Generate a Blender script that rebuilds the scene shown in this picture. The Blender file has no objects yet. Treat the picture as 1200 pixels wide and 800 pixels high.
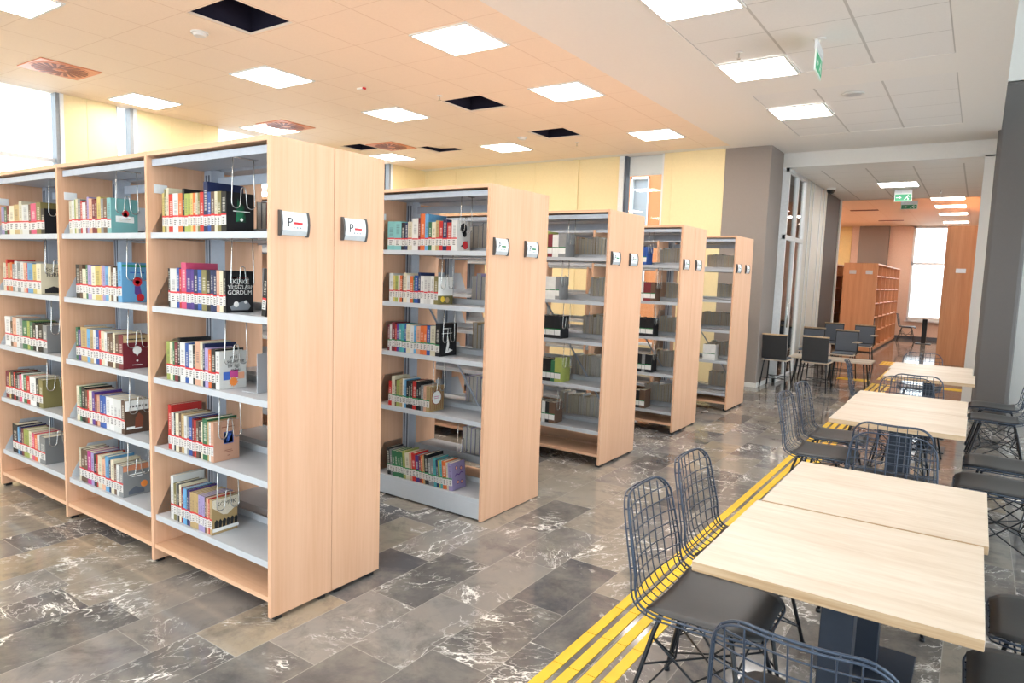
import bpy, math, random
from mathutils import Matrix, Vector
random.seed(7)
C = bpy.context.scene.collection
SC = bpy.context.scene
PI = math.pi

# ------------------------------------------------------------------ camera
F_PX, YAW, PITCH, ROLL, EYE = 794.886, math.radians(34.33075), math.radians(5.66605), math.radians(1.93317), 1.63735
cam_d = bpy.data.cameras.new('camera'); cam = bpy.data.objects.new('camera', cam_d); C.objects.link(cam)
cam_d.sensor_width = 36; cam_d.lens = F_PX / 1200 * 36; cam_d.clip_start = 0.05; cam_d.clip_end = 200
fw = Vector((-math.sin(YAW) * math.cos(PITCH), math.cos(YAW) * math.cos(PITCH), -math.sin(PITCH)))
rt = Vector((math.cos(YAW), math.sin(YAW), 0)); up = rt.cross(fw)
r2 = math.cos(ROLL) * rt + math.sin(ROLL) * up; u2 = -math.sin(ROLL) * rt + math.cos(ROLL) * up
mw = Matrix((r2, u2, -fw)).transposed().to_4x4(); mw.translation = (0, 0, EYE)
cam.matrix_world = mw
SC.camera = cam
# ------------------------------------------------------------------ light and exposure
SC.view_settings.view_transform = 'Standard'; SC.view_settings.look = 'None'
SC.view_settings.gamma = 1; SC.view_settings.use_curve_mapping = False
SC.view_settings.exposure = 0.74
PANEL = 14.0                     # emission of the ceiling panels
PANEL_WARM = (1.0, 0.90, 0.79)
PANEL_NEUTRAL = (1.0, 0.97, 0.93)
SKY = 3.4
w = bpy.data.worlds.new('overcast sky'); SC.world = w; w.use_nodes = True
w.node_tree.nodes['Background'].inputs[0].default_value = (0.86, 0.93, 1.0, 1)
w.node_tree.nodes['Background'].inputs[1].default_value = SKY
def portal(name, loc, rot, sx, sy):
    d = bpy.data.lights.new(name, 'AREA'); d.shape = 'RECTANGLE'; d.size = sx; d.size_y = sy; d.cycles.is_portal = True
    o = bpy.data.objects.new(name, d); o.location = loc; o.rotation_euler = rot; C.objects.link(o)
portal('window_portal', (2.1, 5.0, 1.35), (0, PI / 2, 0), 2.6, 19)
portal('window_portal', (-9.9, 4.5, 2.2), (0, -PI / 2, 0), 3.0, 13)
portal('window_portal', (-3.9, -4.3, 1.9), (PI / 2, 0, 0), 12, 3.7)  # portal for the glazing added behind the viewer
portal('window_portal', (-1.23, 25.1, 2.1), (-PI / 2, 0, 0), 1.3, 3.0)
portal('window_portal', (-2.8, 12.3, 1.75), (0, -PI / 2, 0), 3.4, 1.6)

# ------------------------------------------------------------------ materials
def srgb(h):
    if isinstance(h, str):
        h = tuple(int(h[i:i + 2], 16) / 255 for i in (0, 2, 4))
    return tuple((c / 12.92 if c <= 0.04045 else ((c + 0.055) / 1.055) ** 2.4) for c in h) + (1,)
class NT:
    def __init__(s, name):
        s.m = bpy.data.materials.new(name); s.m.use_nodes = True
        s.t = s.m.node_tree; s.b = s.t.nodes['Principled BSDF']; s.out = s.t.nodes['Material Output']
    def n(s, typ, **k):
        x = s.t.nodes.new(typ)
        for a, v in k.items():
            if a == 'inp':
                for i, val in v.items(): x.inputs[i].default_value = val
            else: setattr(x, a, v)
        return x
    def l(s, a, b): s.t.links.new(a, b)
    def math(s, op, a, b=None, c=None):
        x = s.n('ShaderNodeMath', operation=op)
        for i, v in enumerate((a, b, c)):
            if v is None: continue
            if isinstance(v, (int, float)): x.inputs[i].default_value = v
            else: s.l(v, x.inputs[i])
        return x.outputs[0]
    def mix(s, fac, a, b):
        x = s.n('ShaderNodeMix', data_type='RGBA')
        for i, v in ((0, fac), (6, a), (7, b)):
            if isinstance(v, (int, float, tuple)): x.inputs[i].default_value = v
            else: s.l(v, x.inputs[i])
        return x.outputs[2]
    def ramp(s, fac, stops, interp='LINEAR'):
        x = s.n('ShaderNodeValToRGB'); x.color_ramp.interpolation = interp
        e = x.color_ramp.elements
        while len(e) < len(stops): e.new(0.5)
        for i, (p, c) in enumerate(stops): e[i].position = p; e[i].color = c
        s.l(fac, x.inputs[0]); return x.outputs[0]
    def noise(s, vec, scale, detail=3, rough=0.5, dist=0):
        x = s.n('ShaderNodeTexNoise', inp={'Scale': scale, 'Detail': detail, 'Roughness': rough, 'Distortion': dist})
        if vec is not None: s.l(vec, x.inputs['Vector'])
        return x.outputs[0]
    def stretch(s, vec, sc):
        x = s.n('ShaderNodeVectorMath', operation='MULTIPLY'); s.l(vec, x.inputs[0]); x.inputs[1].default_value = sc
        return x.outputs[0]
def plain(name, col, rough=0.5, metal=0.0, spec=0.5, var=0.04, scale=30):
    t = NT(name); c = srgb(col)
    tc = t.n('ShaderNodeTexCoord'); nz = t.noise(tc.outputs['Object'], scale, 2)
    lo = tuple(max(0, x * (1 - var)) for x in c[:3]) + (1,); hi = tuple(min(1, x * (1 + var)) for x in c[:3]) + (1,)
    t.l(t.ramp(nz, [(0.3, lo), (0.7, hi)]), t.b.inputs['Base Color'])
    t.b.inputs['Roughness'].default_value = rough; t.b.inputs['Metallic'].default_value = metal
    t.b.inputs['Specular IOR Level'].default_value = spec
    return t.m
def emit(name, col, strength):
    t = NT(name); t.b.inputs['Base Color'].default_value = (0.8, 0.8, 0.8, 1)
    t.b.inputs['Emission Color'].default_value = tuple(col) + (1,); t.b.inputs['Emission Strength'].default_value = strength
    return t.m
def wood(name, a, b, axis, rough=0.45, fine=70, knots=False):
    """streaked grain running along one local axis"""
    t = NT(name); tc = t.n('ShaderNodeTexCoord'); oi = t.n('ShaderNodeObjectInfo')
    add = t.n('ShaderNodeVectorMath', operation='ADD'); t.l(tc.outputs['Object'], add.inputs[0])
    cmb = t.n('ShaderNodeCombineXYZ'); r = t.math('MULTIPLY', oi.outputs['Random'], 20)
    for i in range(3): t.l(r, cmb.inputs[i])
    t.l(cmb.outputs[0], add.inputs[1])
    sc = [1, 1, 1]; sc[axis] = 0.035 if not knots else 0.12
    v = t.stretch(add.outputs[0], sc)
    n1 = t.noise(v, fine, 3, 0.6); n2 = t.noise(v, fine / 7, 3, 0.55, 0.6 if knots else 0.1)
    m = t.math('ADD', t.math('MULTIPLY', n1, 0.45), t.math('MULTIPLY', n2, 0.55))
    t.l(t.ramp(m, [(0.36, srgb(b)), (0.62, srgb(a))]), t.b.inputs['Base Color'])
    t.b.inputs['Roughness'].default_value = rough; t.b.inputs['Specular IOR Level'].default_value = 0.35
    return t.m
M = {}
M['beech'] = wood('beech board', 'E0B292', 'D6A583', 2)
M['beech_h'] = wood('beech board level', 'E2B797', 'D8AA87', 0)
M['oak'] = wood('pale oak laminate', 'DCCEBD', 'C9B6A0', 0, 0.4, 40, True)
M['oak_edge'] = wood('oak laminate edge', 'D2B898', 'B0906C', 0, 0.5, 90)
M['orange_wood'] = wood('warm beech cladding', 'E0A97F', 'D1976C', 2)
M['shelf'] = plain('light grey powder coated steel', 'BCBFC4', 0.4, 0.0, 0.5, 0.015)
M['steel'] = plain('blue grey steel upright', 'B3BAC6', 0.4, 0.1)
M['slot'] = plain('dark slot', '5A606C', 0.6)
M['chrome'] = plain('bright wire', 'D8D6D2', 0.22, 0.9)
M['black'] = plain('black plastic', '17181A', 0.45)
M['wire'] = plain('dark blue grey lacquered wire', '3C4758', 0.35, 0.2)
M['legm'] = plain('black lacquered rod', '1B1E24', 0.35, 0.2)
M['pad'] = plain('black leatherette', '303032', 0.42, 0, 0.5)
M['pedestal'] = plain('dark blue grey steel column', '28303E', 0.4, 0.1)
M['gypsum'] = plain('white painted plaster', 'EDE9E4', 0.75, 0, 0.25, 0.008)
M['white'] = plain('white paint', 'E6E4E0', 0.5, 0, 0.4, 0.01)
M['frame_w'] = plain('white aluminium frame', 'E4E6E8', 0.35)
M['frame_g'] = plain('grey aluminium frame', '8C9299', 0.4, 0.2)
M['grey_wall'] = plain('warm grey paint', '948A84', 0.6, 0, 0.3, 0.015)
M['grey_dark'] = plain('dark grey paint', '686462', 0.6, 0, 0.3, 0.015)
M['pier'] = plain('charcoal paint', '555150', 0.6, 0, 0.3, 0.015)
M['pink_wall'] = plain('peach paint', 'EED0BE', 0.6, 0, 0.3)
M['yellow'] = plain('pale yellow wall panel', 'F0DDAE', 0.5, 0, 0.3, 0.02)
M['pale_wall'] = plain('pale wall paint', 'DEDBD6', 0.6, 0, 0.3, 0.008)
M['dark'] = plain('dark ceiling void', '2B2837', 0.9, 0, 0.1)
M['paper'] = plain('cream page edges', 'DCD2BE', 0.8, 0, 0.2, 0.12, 300)
M['greypaper'] = plain('grey page edges', 'D8D0C6', 0.8, 0, 0.2, 0.12, 200)
M['copper'] = plain('copper toned plate', 'D98E6A', 0.45, 0.2)
M['copper_d'] = plain('brown vane', '8A4A33', 0.5, 0.2)
M['sign_face'] = plain('white sign card', 'F3F4F6', 0.35)
M['alu'] = plain('brushed aluminium', 'D6D8DA', 0.3, 0.25)
M['charcoal'] = plain('charcoal plastic', '4A4644', 0.45)
M['ink'] = plain('black print', '1C1C20', 0.6)
M['red'] = plain('red print', 'C8232B', 0.5)
M['greenp'] = plain('green print', '1E7A45', 0.5)
M['sticker'] = plain('white call number sticker', 'CFCBC7', 0.6)
M['whitep'] = plain('white print', 'F0EFEC', 0.6)
M['stripe'] = plain('yellow tactile strip', 'F2C531', 0.45, 0, 0.4, 0.06, 8)
M['exit_green'] = plain('exit sign green', '2A8A5E', 0.4)
M['exit_glow'] = emit('backlit exit green', (.05, .5, .25), .22); M['exit_glow'].node_tree.nodes['Principled BSDF'].inputs['Base Color'].default_value = srgb('2A8A5E')
M['exit_white'] = plain('exit sign white', 'EAF4EC', 0.4)
M['grey_pad'] = plain('grey blue upholstery', '6D727C', 0.8, 0, 0.2, 0.08, 120)
M['blind'] = plain('yellow slatted blind', 'F3DC9E', 0.6)
t_ = NT('white roller blind'); t_.b.inputs['Base Color'].default_value = srgb('F4F4F4'); t_.b.inputs['Roughness'].default_value = .7
x_ = t_.n('ShaderNodeBsdfTranslucent'); x_.inputs[0].default_value = srgb('F4F4F2'); y_ = t_.n('ShaderNodeMixShader'); y_.inputs[0].default_value = .6
t_.l(t_.b.outputs[0], y_.inputs[1]); t_.l(x_.outputs[0], y_.inputs[2]); t_.l(y_.outputs[0], t_.out.inputs[0]); M['roller'] = t_.m
M['brick'] = plain('orange brick', 'B9764A', 0.8)
M['teal'] = plain('teal print', '7CC3C0', 0.6)
for k, v in dict(purple='5B3B86', orange='EE8A3A', yellowp='E8C53C', blue='3B62B5', skyp='5EA6DA', tan='BFA57A', peach='E5A482', pinkp='C6478F').items():
    M['p_' + k] = plain(k + ' print', v, 0.6)

def panel_light(name, col): return emit(name, col, PANEL)
M['lamp_w'] = panel_light('warm light diffuser', PANEL_WARM)
M['lamp_n'] = panel_light('neutral light diffuser', PANEL_NEUTRAL)

def mat_glass():
    t = NT('clear window glass')
    tr = t.n('ShaderNodeBsdfTransparent'); tr.inputs[0].default_value = (0.93, 0.96, 0.96, 1)
    gl = t.n('ShaderNodeBsdfGlossy'); gl.inputs['Roughness'].default_value = 0.02
    fr = t.n('ShaderNodeFresnel'); fr.inputs[0].default_value = 1.45
    mx = t.n('ShaderNodeMixShader'); t.l(fr.outputs[0], mx.inputs[0]); t.l(tr.outputs[0], mx.inputs[1]); t.l(gl.outputs[0], mx.inputs[2])
    t.l(mx.outputs[0], t.out.inputs[0]); return t.m
M['glass'] = mat_glass()

def mat_floor():
    t = NT('polished marble tiles'); g = t.n('ShaderNodeNewGeometry'); p = g.outputs['Position']
    s = t.n('ShaderNodeSeparateXYZ'); t.l(p, s.inputs[0])
    u = t.math('DIVIDE', t.math('ADD', s.outputs[0], 20 * 0.305 + 0.003), 0.305); col = t.math('FLOOR', u); fu = t.math('FRACT', u)
    w1 = t.n('ShaderNodeTexWhiteNoise', noise_dimensions='1D'); t.l(col, w1.inputs['W'])
    v = t.math('ADD', t.math('DIVIDE', s.outputs[1], 0.61), w1.outputs['Value']); row = t.math('FLOOR', v); fv = t.math('FRACT', v)
    cb = t.n('ShaderNodeCombineXYZ'); t.l(col, cb.inputs[0]); t.l(row, cb.inputs[1])
    w2 = t.n('ShaderNodeTexWhiteNoise', noise_dimensions='2D'); t.l(cb.outputs[0], w2.inputs['Vector'])
    off = t.n('ShaderNodeVectorMath', operation='MULTIPLY_ADD'); t.l(w2.outputs['Color'], off.inputs[0]); off.inputs[1].default_value = (40, 40, 40); t.l(p, off.inputs[2])
    q = off.outputs[0]
    tone = t.ramp(w2.outputs['Value'], [(0, srgb('656362')), (0.15, srgb('8A8581')), (0.36, srgb('938B80')), (0.55, srgb('7F7A78')), (0.74, srgb('9E8F7B')), (0.83, srgb('5A595C'))], 'CONSTANT')
    cl = t.noise(q, 3.0, 8, 0.7, 0.3)
    tone2 = t.mix(t.math('MULTIPLY', t.ramp(cl, [(0.40, (0, 0, 0, 1)), (0.68, (1, 1, 1, 1))]), 0.6), tone, srgb('A0978C'))
    cl2 = t.noise(q, 4.2, 9, 0.72, 0.4)
    tone3 = t.mix(t.ramp(cl2, [(0.50, (0, 0, 0, 1)), (0.66, (0.5, 0.5, 0.5, 1))]), tone2, srgb('4B4949'))
    # white veins: stretched, broken wisps turned differently on every tile
    rot = t.n('ShaderNodeVectorRotate', rotation_type='Z_AXIS'); t.l(q, rot.inputs['Vector'])
    t.l(t.math('MULTIPLY', w2.outputs['Value'], 9.0), rot.inputs['Angle'])
    qq = t.stretch(rot.outputs[0], (1.0, 0.42, 1.0))
    wq = t.n('ShaderNodeTexNoise', inp={'Scale': 5.0, 'Detail': 6, 'Roughness': 0.6}); t.l(qq, wq.inputs['Vector'])
    wv = t.n('ShaderNodeVectorMath', operation='MULTIPLY_ADD'); t.l(wq.outputs['Color'], wv.inputs[0]); wv.inputs[1].default_value = (0.34, 0.34, 0.34); t.l(qq, wv.inputs[2])
    vo = t.n('ShaderNodeTexVoronoi', feature='DISTANCE_TO_EDGE', inp={'Scale': 4.2}); t.l(wv.outputs[0], vo.inputs['Vector'])
    vein = t.ramp(vo.outputs['Distance'], [(0.0, (1, 1, 1, 1)), (0.008, (1, 1, 1, 1)), (0.02, (0, 0, 0, 1))])
    vo2 = t.n('ShaderNodeTexVoronoi', feature='DISTANCE_TO_EDGE', inp={'Scale': 15.0}); t.l(wv.outputs[0], vo2.inputs['Vector'])
    vein2 = t.math('MULTIPLY', t.ramp(vo2.outputs['Distance'], [(0.0, (1, 1, 1, 1)), (0.045, (0, 0, 0, 1))]), 0.55)
    sw = t.n('ShaderNodeSeparateColor'); t.l(w2.outputs['Color'], sw.inputs[0])
    mask = t.ramp(t.math('ADD', t.noise(q, 3.4, 4, 0.6), t.math('MULTIPLY', t.math('SUBTRACT', sw.outputs[1], 0.5), 0.22)), [(0.50, (0, 0, 0, 1)), (0.60, (1, 1, 1, 1))])
    vm = t.math('MULTIPLY', t.math('MAXIMUM', vein, vein2), mask)
    c4 = t.mix(t.math('MULTIPLY', vm, 1.0), tone3, srgb('EEEAE4'))
    e = t.math('MAXIMUM', t.math('GREATER_THAN', t.math('ABSOLUTE', t.math('SUBTRACT', fu, 0.5)), 0.493),
               t.math('GREATER_THAN', t.math('ABSOLUTE', t.math('SUBTRACT', fv, 0.5)), 0.4965))
    c5 = t.mix(t.math('MULTIPLY', e, 0.7), c4, srgb('AAA59E'))
    t.l(c5, t.b.inputs['Base Color'])
    t.l(t.math('ADD', t.math('MULTIPLY', cl, 0.12), 0.03), t.b.inputs['Roughness'])
    t.b.inputs['Specular IOR Level'].default_value = 0.55
    return t.m
M['floor'] = mat_floor()

def mat_tiles(name, col, line, x0, y0, step=0.645, wide_x=0.012, wide_y=0.008):
    t = NT(name); g = t.n('ShaderNodeNewGeometry'); s = t.n('ShaderNodeSeparateXYZ'); t.l(g.outputs['Position'], s.inputs[0])
    def edge(o, c0, wd):
        f = t.math('FRACT', t.math('DIVIDE', t.math('SUBTRACT', o, c0 - 40 * step), step))
        return t.math('GREATER_THAN', t.math('ABSOLUTE', t.math('SUBTRACT', f, 0.5)), 0.5 - wd / step / 2)
    e = t.math('MAXIMUM', edge(s.outputs[0], x0, wide_x), edge(s.outputs[1], y0, wide_y))
    nz = t.noise(g.outputs['Position'], 60, 3)
    base = t.ramp(nz, [(0.3, tuple(c * 0.97 for c in srgb(col)[:3]) + (1,)), (0.7, srgb(col))])
    t.l(t.mix(e, base, srgb(line)), t.b.inputs['Base Color']); t.b.inputs['Roughness'].default_value = 0.75
    t.b.inputs['Specular IOR Level'].default_value = 0.2
    return t.m
M['tiles_bounce_tint'] = mat_tiles('ceiling tiles tinted with warm bounce', 'F7E4D0', 'E6CFB8', -4.337, 4.54)  # warm bounce off the beech is put into this tile colour
M['tiles_grey'] = mat_tiles('white ceiling tiles', 'ECE9E6', 'C6C2BE', -2.28, 6.645, 0.645, 0.022, 0.009)
M['tiles_warmlight_tint'] = mat_tiles('ceiling tiles tinted with warm light', 'F6D8BC', 'EAC6A6', -1.0, 17, 0.645)  # reflected warm light of the back room put into the base colour

def mat_cover():
    """book boards: the object's own colour plus printed title marks along the spine"""
    t = NT('printed book cover'); oi = t.n('ShaderNodeObjectInfo'); tc = t.n('ShaderNodeTexCoord')
    s = t.n('ShaderNodeSeparateXYZ'); t.l(tc.outputs['Generated'], s.inputs[0])
    ob = t.n('ShaderNodeSeparateXYZ'); t.l(tc.outputs['Object'], ob.inputs[0])
    rnd = oi.outputs['Random']
    lo = t.math('ADD', 0.42, t.math('MULTIPLY', rnd, 0.1)); hi = t.math('ADD', 0.72, t.math('MULTIPLY', t.math('FRACT', t.math('MULTIPLY', rnd, 7.3)), 0.2))
    inz = t.math('MULTIPLY', t.math('GREATER_THAN', s.outputs[2], lo), t.math('LESS_THAN', s.outputs[2], hi))
    inx = t.math('LESS_THAN', t.math('ABSOLUTE', t.math('SUBTRACT', s.outputs[0], 0.5)), 0.24)
    ony = t.math('LESS_THAN', s.outputs[1], 0.01)
    w1 = t.n('ShaderNodeTexNoise', noise_dimensions='1D', inp={'Scale': 240.0, 'Detail': 0.0})
    t.l(t.math('ADD', ob.outputs[2], t.math('MULTIPLY', rnd, 50)), w1.inputs['W'])
    ch = t.math('GREATER_THAN', w1.outputs[0], 0.5)
    mk = t.math('MULTIPLY', t.math('MULTIPLY', inz, inx), t.math('MULTIPLY', ony, ch))
    lum = t.n('ShaderNodeRGBToBW'); t.l(oi.outputs['Color'], lum.inputs[0])
    ink = t.mix(t.math('GREATER_THAN', lum.outputs[0], 0.25), (0.82, 0.78, 0.68, 1), (0.06, 0.05, 0.07, 1))
    t.l(t.mix(t.math('MULTIPLY', mk, 0.55), oi.outputs['Color'], ink), t.b.inputs['Base Color'])
    t.b.inputs['Roughness'].default_value = 0.42; t.b.inputs['Specular IOR Level'].default_value = 0.4
    return t.m
M['cover'] = mat_cover()

# ------------------------------------------------------------------ mesh helpers
def new(name, me, parent=None):
    o = bpy.data.objects.new(name, me); C.objects.link(o)
    if parent is not None: o.parent = parent
    return o
class MB:
    def __init__(s): s.v, s.f, s.m = [], [], []
    def face(s, idx, m): s.f.append(idx); s.m.append(m)
    def box(s, x0, y0, z0, x1, y1, z1, m=0):
        b = len(s.v)
        s.v += [(x, y, z) for z in (z0, z1) for y in (y0, y1) for x in (x0, x1)]
        for q in ((0, 2, 3, 1), (4, 5, 7, 6), (0, 1, 5, 4), (2, 6, 7, 3), (0, 4, 6, 2), (1, 3, 7, 5)):
            s.face([b + i for i in q], m)
        return s
    def cbox(s, x, y, z, sx, sy, sz, m=0): return s.box(x - sx / 2, y - sy / 2, z - sz / 2, x + sx / 2, y + sy / 2, z + sz / 2, m)
    def prism(s, poly, fn, a, b, m=0):
        """poly of 2D points swept between fn(p, a) and fn(p, b)"""
        n = len(poly); k = len(s.v)
        s.v += [fn(p, a) for p in poly] + [fn(p, b) for p in poly]
        s.face([k + i for i in range(n)][::-1], m); s.face([k + n + i for i in range(n)], m)
        for i in range(n):
            j = (i + 1) % n; s.face([k + i, k + j, k + n + j, k + n + i], m)
        return s
    def tube(s, path, r, n=6, m=0, closed=False):
        P = [Vector(p) for p in path]; N = len(P); k = len(s.v)
        nrm = None
        for i in range(N):
            if closed: t = P[(i + 1) % N] - P[i - 1]
            else: t = P[min(i + 1, N - 1)] - P[max(i - 1, 0)]
            t.normalize()
            if nrm is None:
                nrm = t.orthogonal().normalized()
            else:
                nrm = (nrm - t * nrm.dot(t))
                nrm = nrm.normalized() if nrm.length > 1e-6 else t.orthogonal().normalized()
            bn = t.cross(nrm)
            for a in range(n):
                an = 2 * PI * a / n; s.v.append(tuple(P[i] + r * (math.cos(an) * nrm + math.sin(an) * bn)))
        for i in range(N if closed else N - 1):
            j = (i + 1) % N
            for a in range(n):
                b = (a + 1) % n; s.face([k + i * n + a, k + i * n + b, k + j * n + b, k + j * n + a], m)
        if not closed:
            s.face([k + a for a in range(n)][::-1], m); s.face([k + (N - 1) * n + a for a in range(n)], m)
        return s
    def disc(s, x, y, z0, z1, r, n=24, m=0, r1=None):
        r1 = r if r1 is None else r1; k = len(s.v)
        for z, q in ((z0, r), (z1, r1)):
            s.v += [(x + q * math.cos(2 * PI * a / n), y + q * math.sin(2 * PI * a / n), z) for a in range(n)]
        s.face([k + a for a in range(n)][::-1], m); s.face([k + n + a for a in range(n)], m)
        for a in range(n):
            b = (a + 1) % n; s.face([k + a, k + b, k + n + b, k + n + a], m)
        return s
    def dome(s, x, y, z, r, m=0, n=16, sgn=-1, sq=1.0):
        k = len(s.v); R = 6
        for i in range(R):
            a = PI / 2 * i / R
            s.v += [(x + r * math.cos(a) * math.cos(2 * PI * j / n), y + r * math.cos(a) * math.sin(2 * PI * j / n), z + sgn * sq * r * math.sin(a)) for j in range(n)]
        s.v.append((x, y, z + sgn * sq * r))
        for i in range(R - 1):
            for j in range(n):
                q = (j + 1) % n; s.face([k + i * n + j, k + i * n + q, k + (i + 1) * n + q, k + (i + 1) * n + j], m)
        for j in range(n): s.face([k + (R - 1) * n + j, k + (R - 1) * n + (j + 1) % n, k + R * n], m)
        return s
    def text(s, body, size, mat4, m=0, extrude=0.0003, align='CENTER'):
        cu = bpy.data.curves.new('lettering', 'FONT'); cu.body = body; cu.size = size; cu.align_x = align; cu.align_y = 'CENTER'
        cu.extrude = extrude; cu.resolution_u = 2
        ob = bpy.data.objects.new('lettering', cu); C.objects.link(ob)
        dg = bpy.context.evaluated_depsgraph_get()
        me = bpy.data.meshes.new_from_object(ob.evaluated_get(dg))
        k = len(s.v); s.v += [tuple(mat4 @ v.co) for v in me.vertices]
        for p in me.polygons: s.face([k + i for i in p.vertices], m)
        bpy.data.objects.remove(ob); bpy.data.curves.remove(cu); bpy.data.meshes.remove(me)
        return s
    def mesh(s, name, mats, smooth=False):
        me = bpy.data.meshes.new(name); me.from_pydata(s.v, [], s.f)
        for x in (mats if isinstance(mats, (list, tuple)) else [mats]): me.materials.append(M[x])
        me.polygons.foreach_set('material_index', s.m)
        if smooth: me.polygons.foreach_set('use_smooth', [True] * len(s.f))
        me.update(); return me
    def build(s, name, mats, parent=None, smooth=False, bevel=0):
        o = new(name, s.mesh(name, mats, smooth), parent)
        if bevel:
            b = o.modifiers.new('bevel', 'BEVEL'); b.width = bevel; b.segments = 2; b.limit_method = 'ANGLE'
        return o
def empty(name, loc=(0, 0, 0), rz=0):
    o = bpy.data.objects.new(name, None); C.objects.link(o); o.location = loc; o.rotation_euler = (0, 0, rz); o.empty_display_size = 0.1
    return o
def tag(o, label, cat, group=None):
    o['label'] = label; o['category'] = cat
    if group: o['group'] = group
    return o
def struct(o): o['kind'] = 'structure'; return o
def dup(o, parent=None):
    c = o.copy(); C.objects.link(c)
    if parent is not None: c.parent = parent
    for ch in o.children: dup(ch, c)
    return c
# frames for lettering: local x -> ex, local y -> ey
def frame(org, ex, ey):
    ex, ey = Vector(ex), Vector(ey); ez = ex.cross(ey)
    m = Matrix((ex, ey, ez)).transposed().to_4x4(); m.translation = org; return m

# ================================================================== SETTING
XL, YF, HC = -9.73, 10.83, 3.707
XR = 0.06; YB = 11.6; HB = 3.48
struct(MB().box(-10.3, -4.3, -0.12, 3.2, 25.4, 0.0).build('floor', 'floor'))
# --- main ceiling: bounce-tinted tile field with open cells, plaster band, white tile fields
holes = [(-5.313, 3.57, 0.60), (-5.315, 6.80, 0.60), (-5.318, 8.735, 0.60), (-8.95, 8.30, 0.5), (-7.72, 8.98, 0.58)]
def cell_field(name, x0, x1, y0, y1, mat, hs):
    xs = sorted({x0, x1} | {h[0] + s * h[2] / 2 for h in hs for s in (-1, 1)}); ys = sorted({y0, y1} | {h[1] + s * h[2] / 2 for h in hs for s in (-1, 1)})
    mb = MB()
    for i in range(len(xs) - 1):
        for j in range(len(ys) - 1):
            cx, cy = (xs[i] + xs[i + 1]) / 2, (ys[j] + ys[j + 1]) / 2
            if any(abs(cx - h[0]) < h[2] / 2 and abs(cy - h[1]) < h[2] / 2 for h in hs): continue
            mb.box(xs[i], ys[j], HC, xs[i + 1], ys[j + 1], HC + 0.02)
    return struct(mb.build(name, mat))
cell_field('ceiling', -9.95, -3.33, -4.2, 10.62, 'tiles_bounce_tint', holes)
mb = MB()
mb.box(-3.33, -4.2, HC, -2.28, 10.62, HC + 0.02); mb.box(-9.95, 10.62, HC, 0.06, 11.62, HC + 0.02)
mb.box(-2.28, 7.29, HC, -0.345, 7.925, HC + 0.02); mb.box(-2.28, 10.35, HC, -0.345, 10.62, HC + 0.02); mb.box(-0.345, -4.2, HC, XR, 10.62, HC + 0.02)
mb.box(XR - 0.02, -4.2, HC + 0.02, XR, 11.6, HC + 0.6)
struct(mb.build('ceiling', 'gypsum'))
struct(MB().box(-2.28, -4.2, HC + 0.004, -0.345, 7.29, HC + 0.02).box(-2.28, 7.925, HC + 0.004, -0.345, 10.35, HC + 0.02).build('ceiling', 'tiles_grey'))
mb = MB()
for hx, hy, hs in holes:                                    # the dark void above each open cell
    a = hs / 2 + 0.03; z0, z1 = HC + 0.021, HC + 0.55
    mb.box(hx - a - .01, hy - a, z0, hx - a, hy + a, z1).box(hx + a, hy - a, z0, hx + a + .01, hy + a, z1)
    mb.box(hx - a, hy - a - .01, z0, hx + a, hy - a, z1).box(hx - a, hy + a, z0, hx + a, hy + a + .01, z1).box(hx - a, hy - a, z1, hx + a, hy + a, z1 + .01)
struct(mb.build('ceiling', 'dark'))
# --- the taller bay by the right-hand facade
struct(MB().box(XR, -4.2, 5.6, 2.2, 11.6, 5.62).build('ceiling', 'pale_wall'))
struct(MB().box(0.03, 10.97, 4.31, 2.2, 11.6, 5.6).box(XR - .02, -4.2, HC + .6, XR, 11.6, 5.6).build('trim_1', 'pale_wall'))
# --- beam over the corridor mouth, corridor ceiling
struct(MB().box(-2.76, YB, HB, 0.06, YB + 0.5, HC + 0.02).build('trim_2', 'white'))
struct(MB().box(-2.9, YB + 0.5, HB, 0.06, 16.5, HB + 0.03).build('ceiling', 'tiles_grey'))
struct(MB().box(-6.5, 16.5, 3.57, 3.0, 25.2, 3.6).build('ceiling', 'tiles_warmlight_tint'))
struct(MB().box(-6.5, 16.42, HB, 3.0, 16.5, 3.6).build('trim_3', 'white'))
# --- walls
Y1w, Y0w = 10.83, -4.1
mb = MB()                                                   # left wall: yellow panels between tall windows
wins_left = [(3.25, 3.93), (4.66, 4.84), (6.14, 7.6), (9.0, 9.78)]
edges = [Y0w] + [e for a, b in wins_left for e in (a, b + 0.09)] + [Y1w]
for i in range(0, len(edges), 2): mb.box(XL - 0.2, edges[i], 0, XL, edges[i + 1], HC + 0.02)
for a, b in wins_left: mb.box(XL - 0.2, a, 0, XL, b + 0.09, 1.95)
for y in (-3, -2, 1.0, 1.8, 4.30, 5.40, 5.9, 8.2, 8.7, 10.25): mb.box(XL, y - .006, 0, XL + .006, y + .006, HC)
struct(mb.build('wall_left', 'yellow'))
for i, (a, b) in enumerate(wins_left):
    fr = MB().box(XL - .14, b, 1.95, XL + .0, b + .045, HC, 0).box(XL - .14, b + .045, 1.95, XL + .01, b + .09, HC, 1)
    fr.box(XL - .14, a, 1.95, XL - .06, a + .04, HC, 0).box(XL - .14, a, 1.95, XL + .02, b, 1.99, 1).box(XL - .12, a, 2.85, XL - .07, b, 2.90, 1)
    o = struct(fr.build('window_%d' % (i + 1), ['frame_g', 'frame_w']))
    MB().box(XL - .105, a + .04, 1.99, XL - .099, b, HC).build('pane', 'glass', o)
mb = MB()                                                   # far wall: yellow panels with one tall window
for a, b in ((-9.93, -6.19), (-6.07, -5.27), (-4.47, -3.46)): mb.box(a, YF, 0, b, YF + .2, HC + .02)
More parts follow.
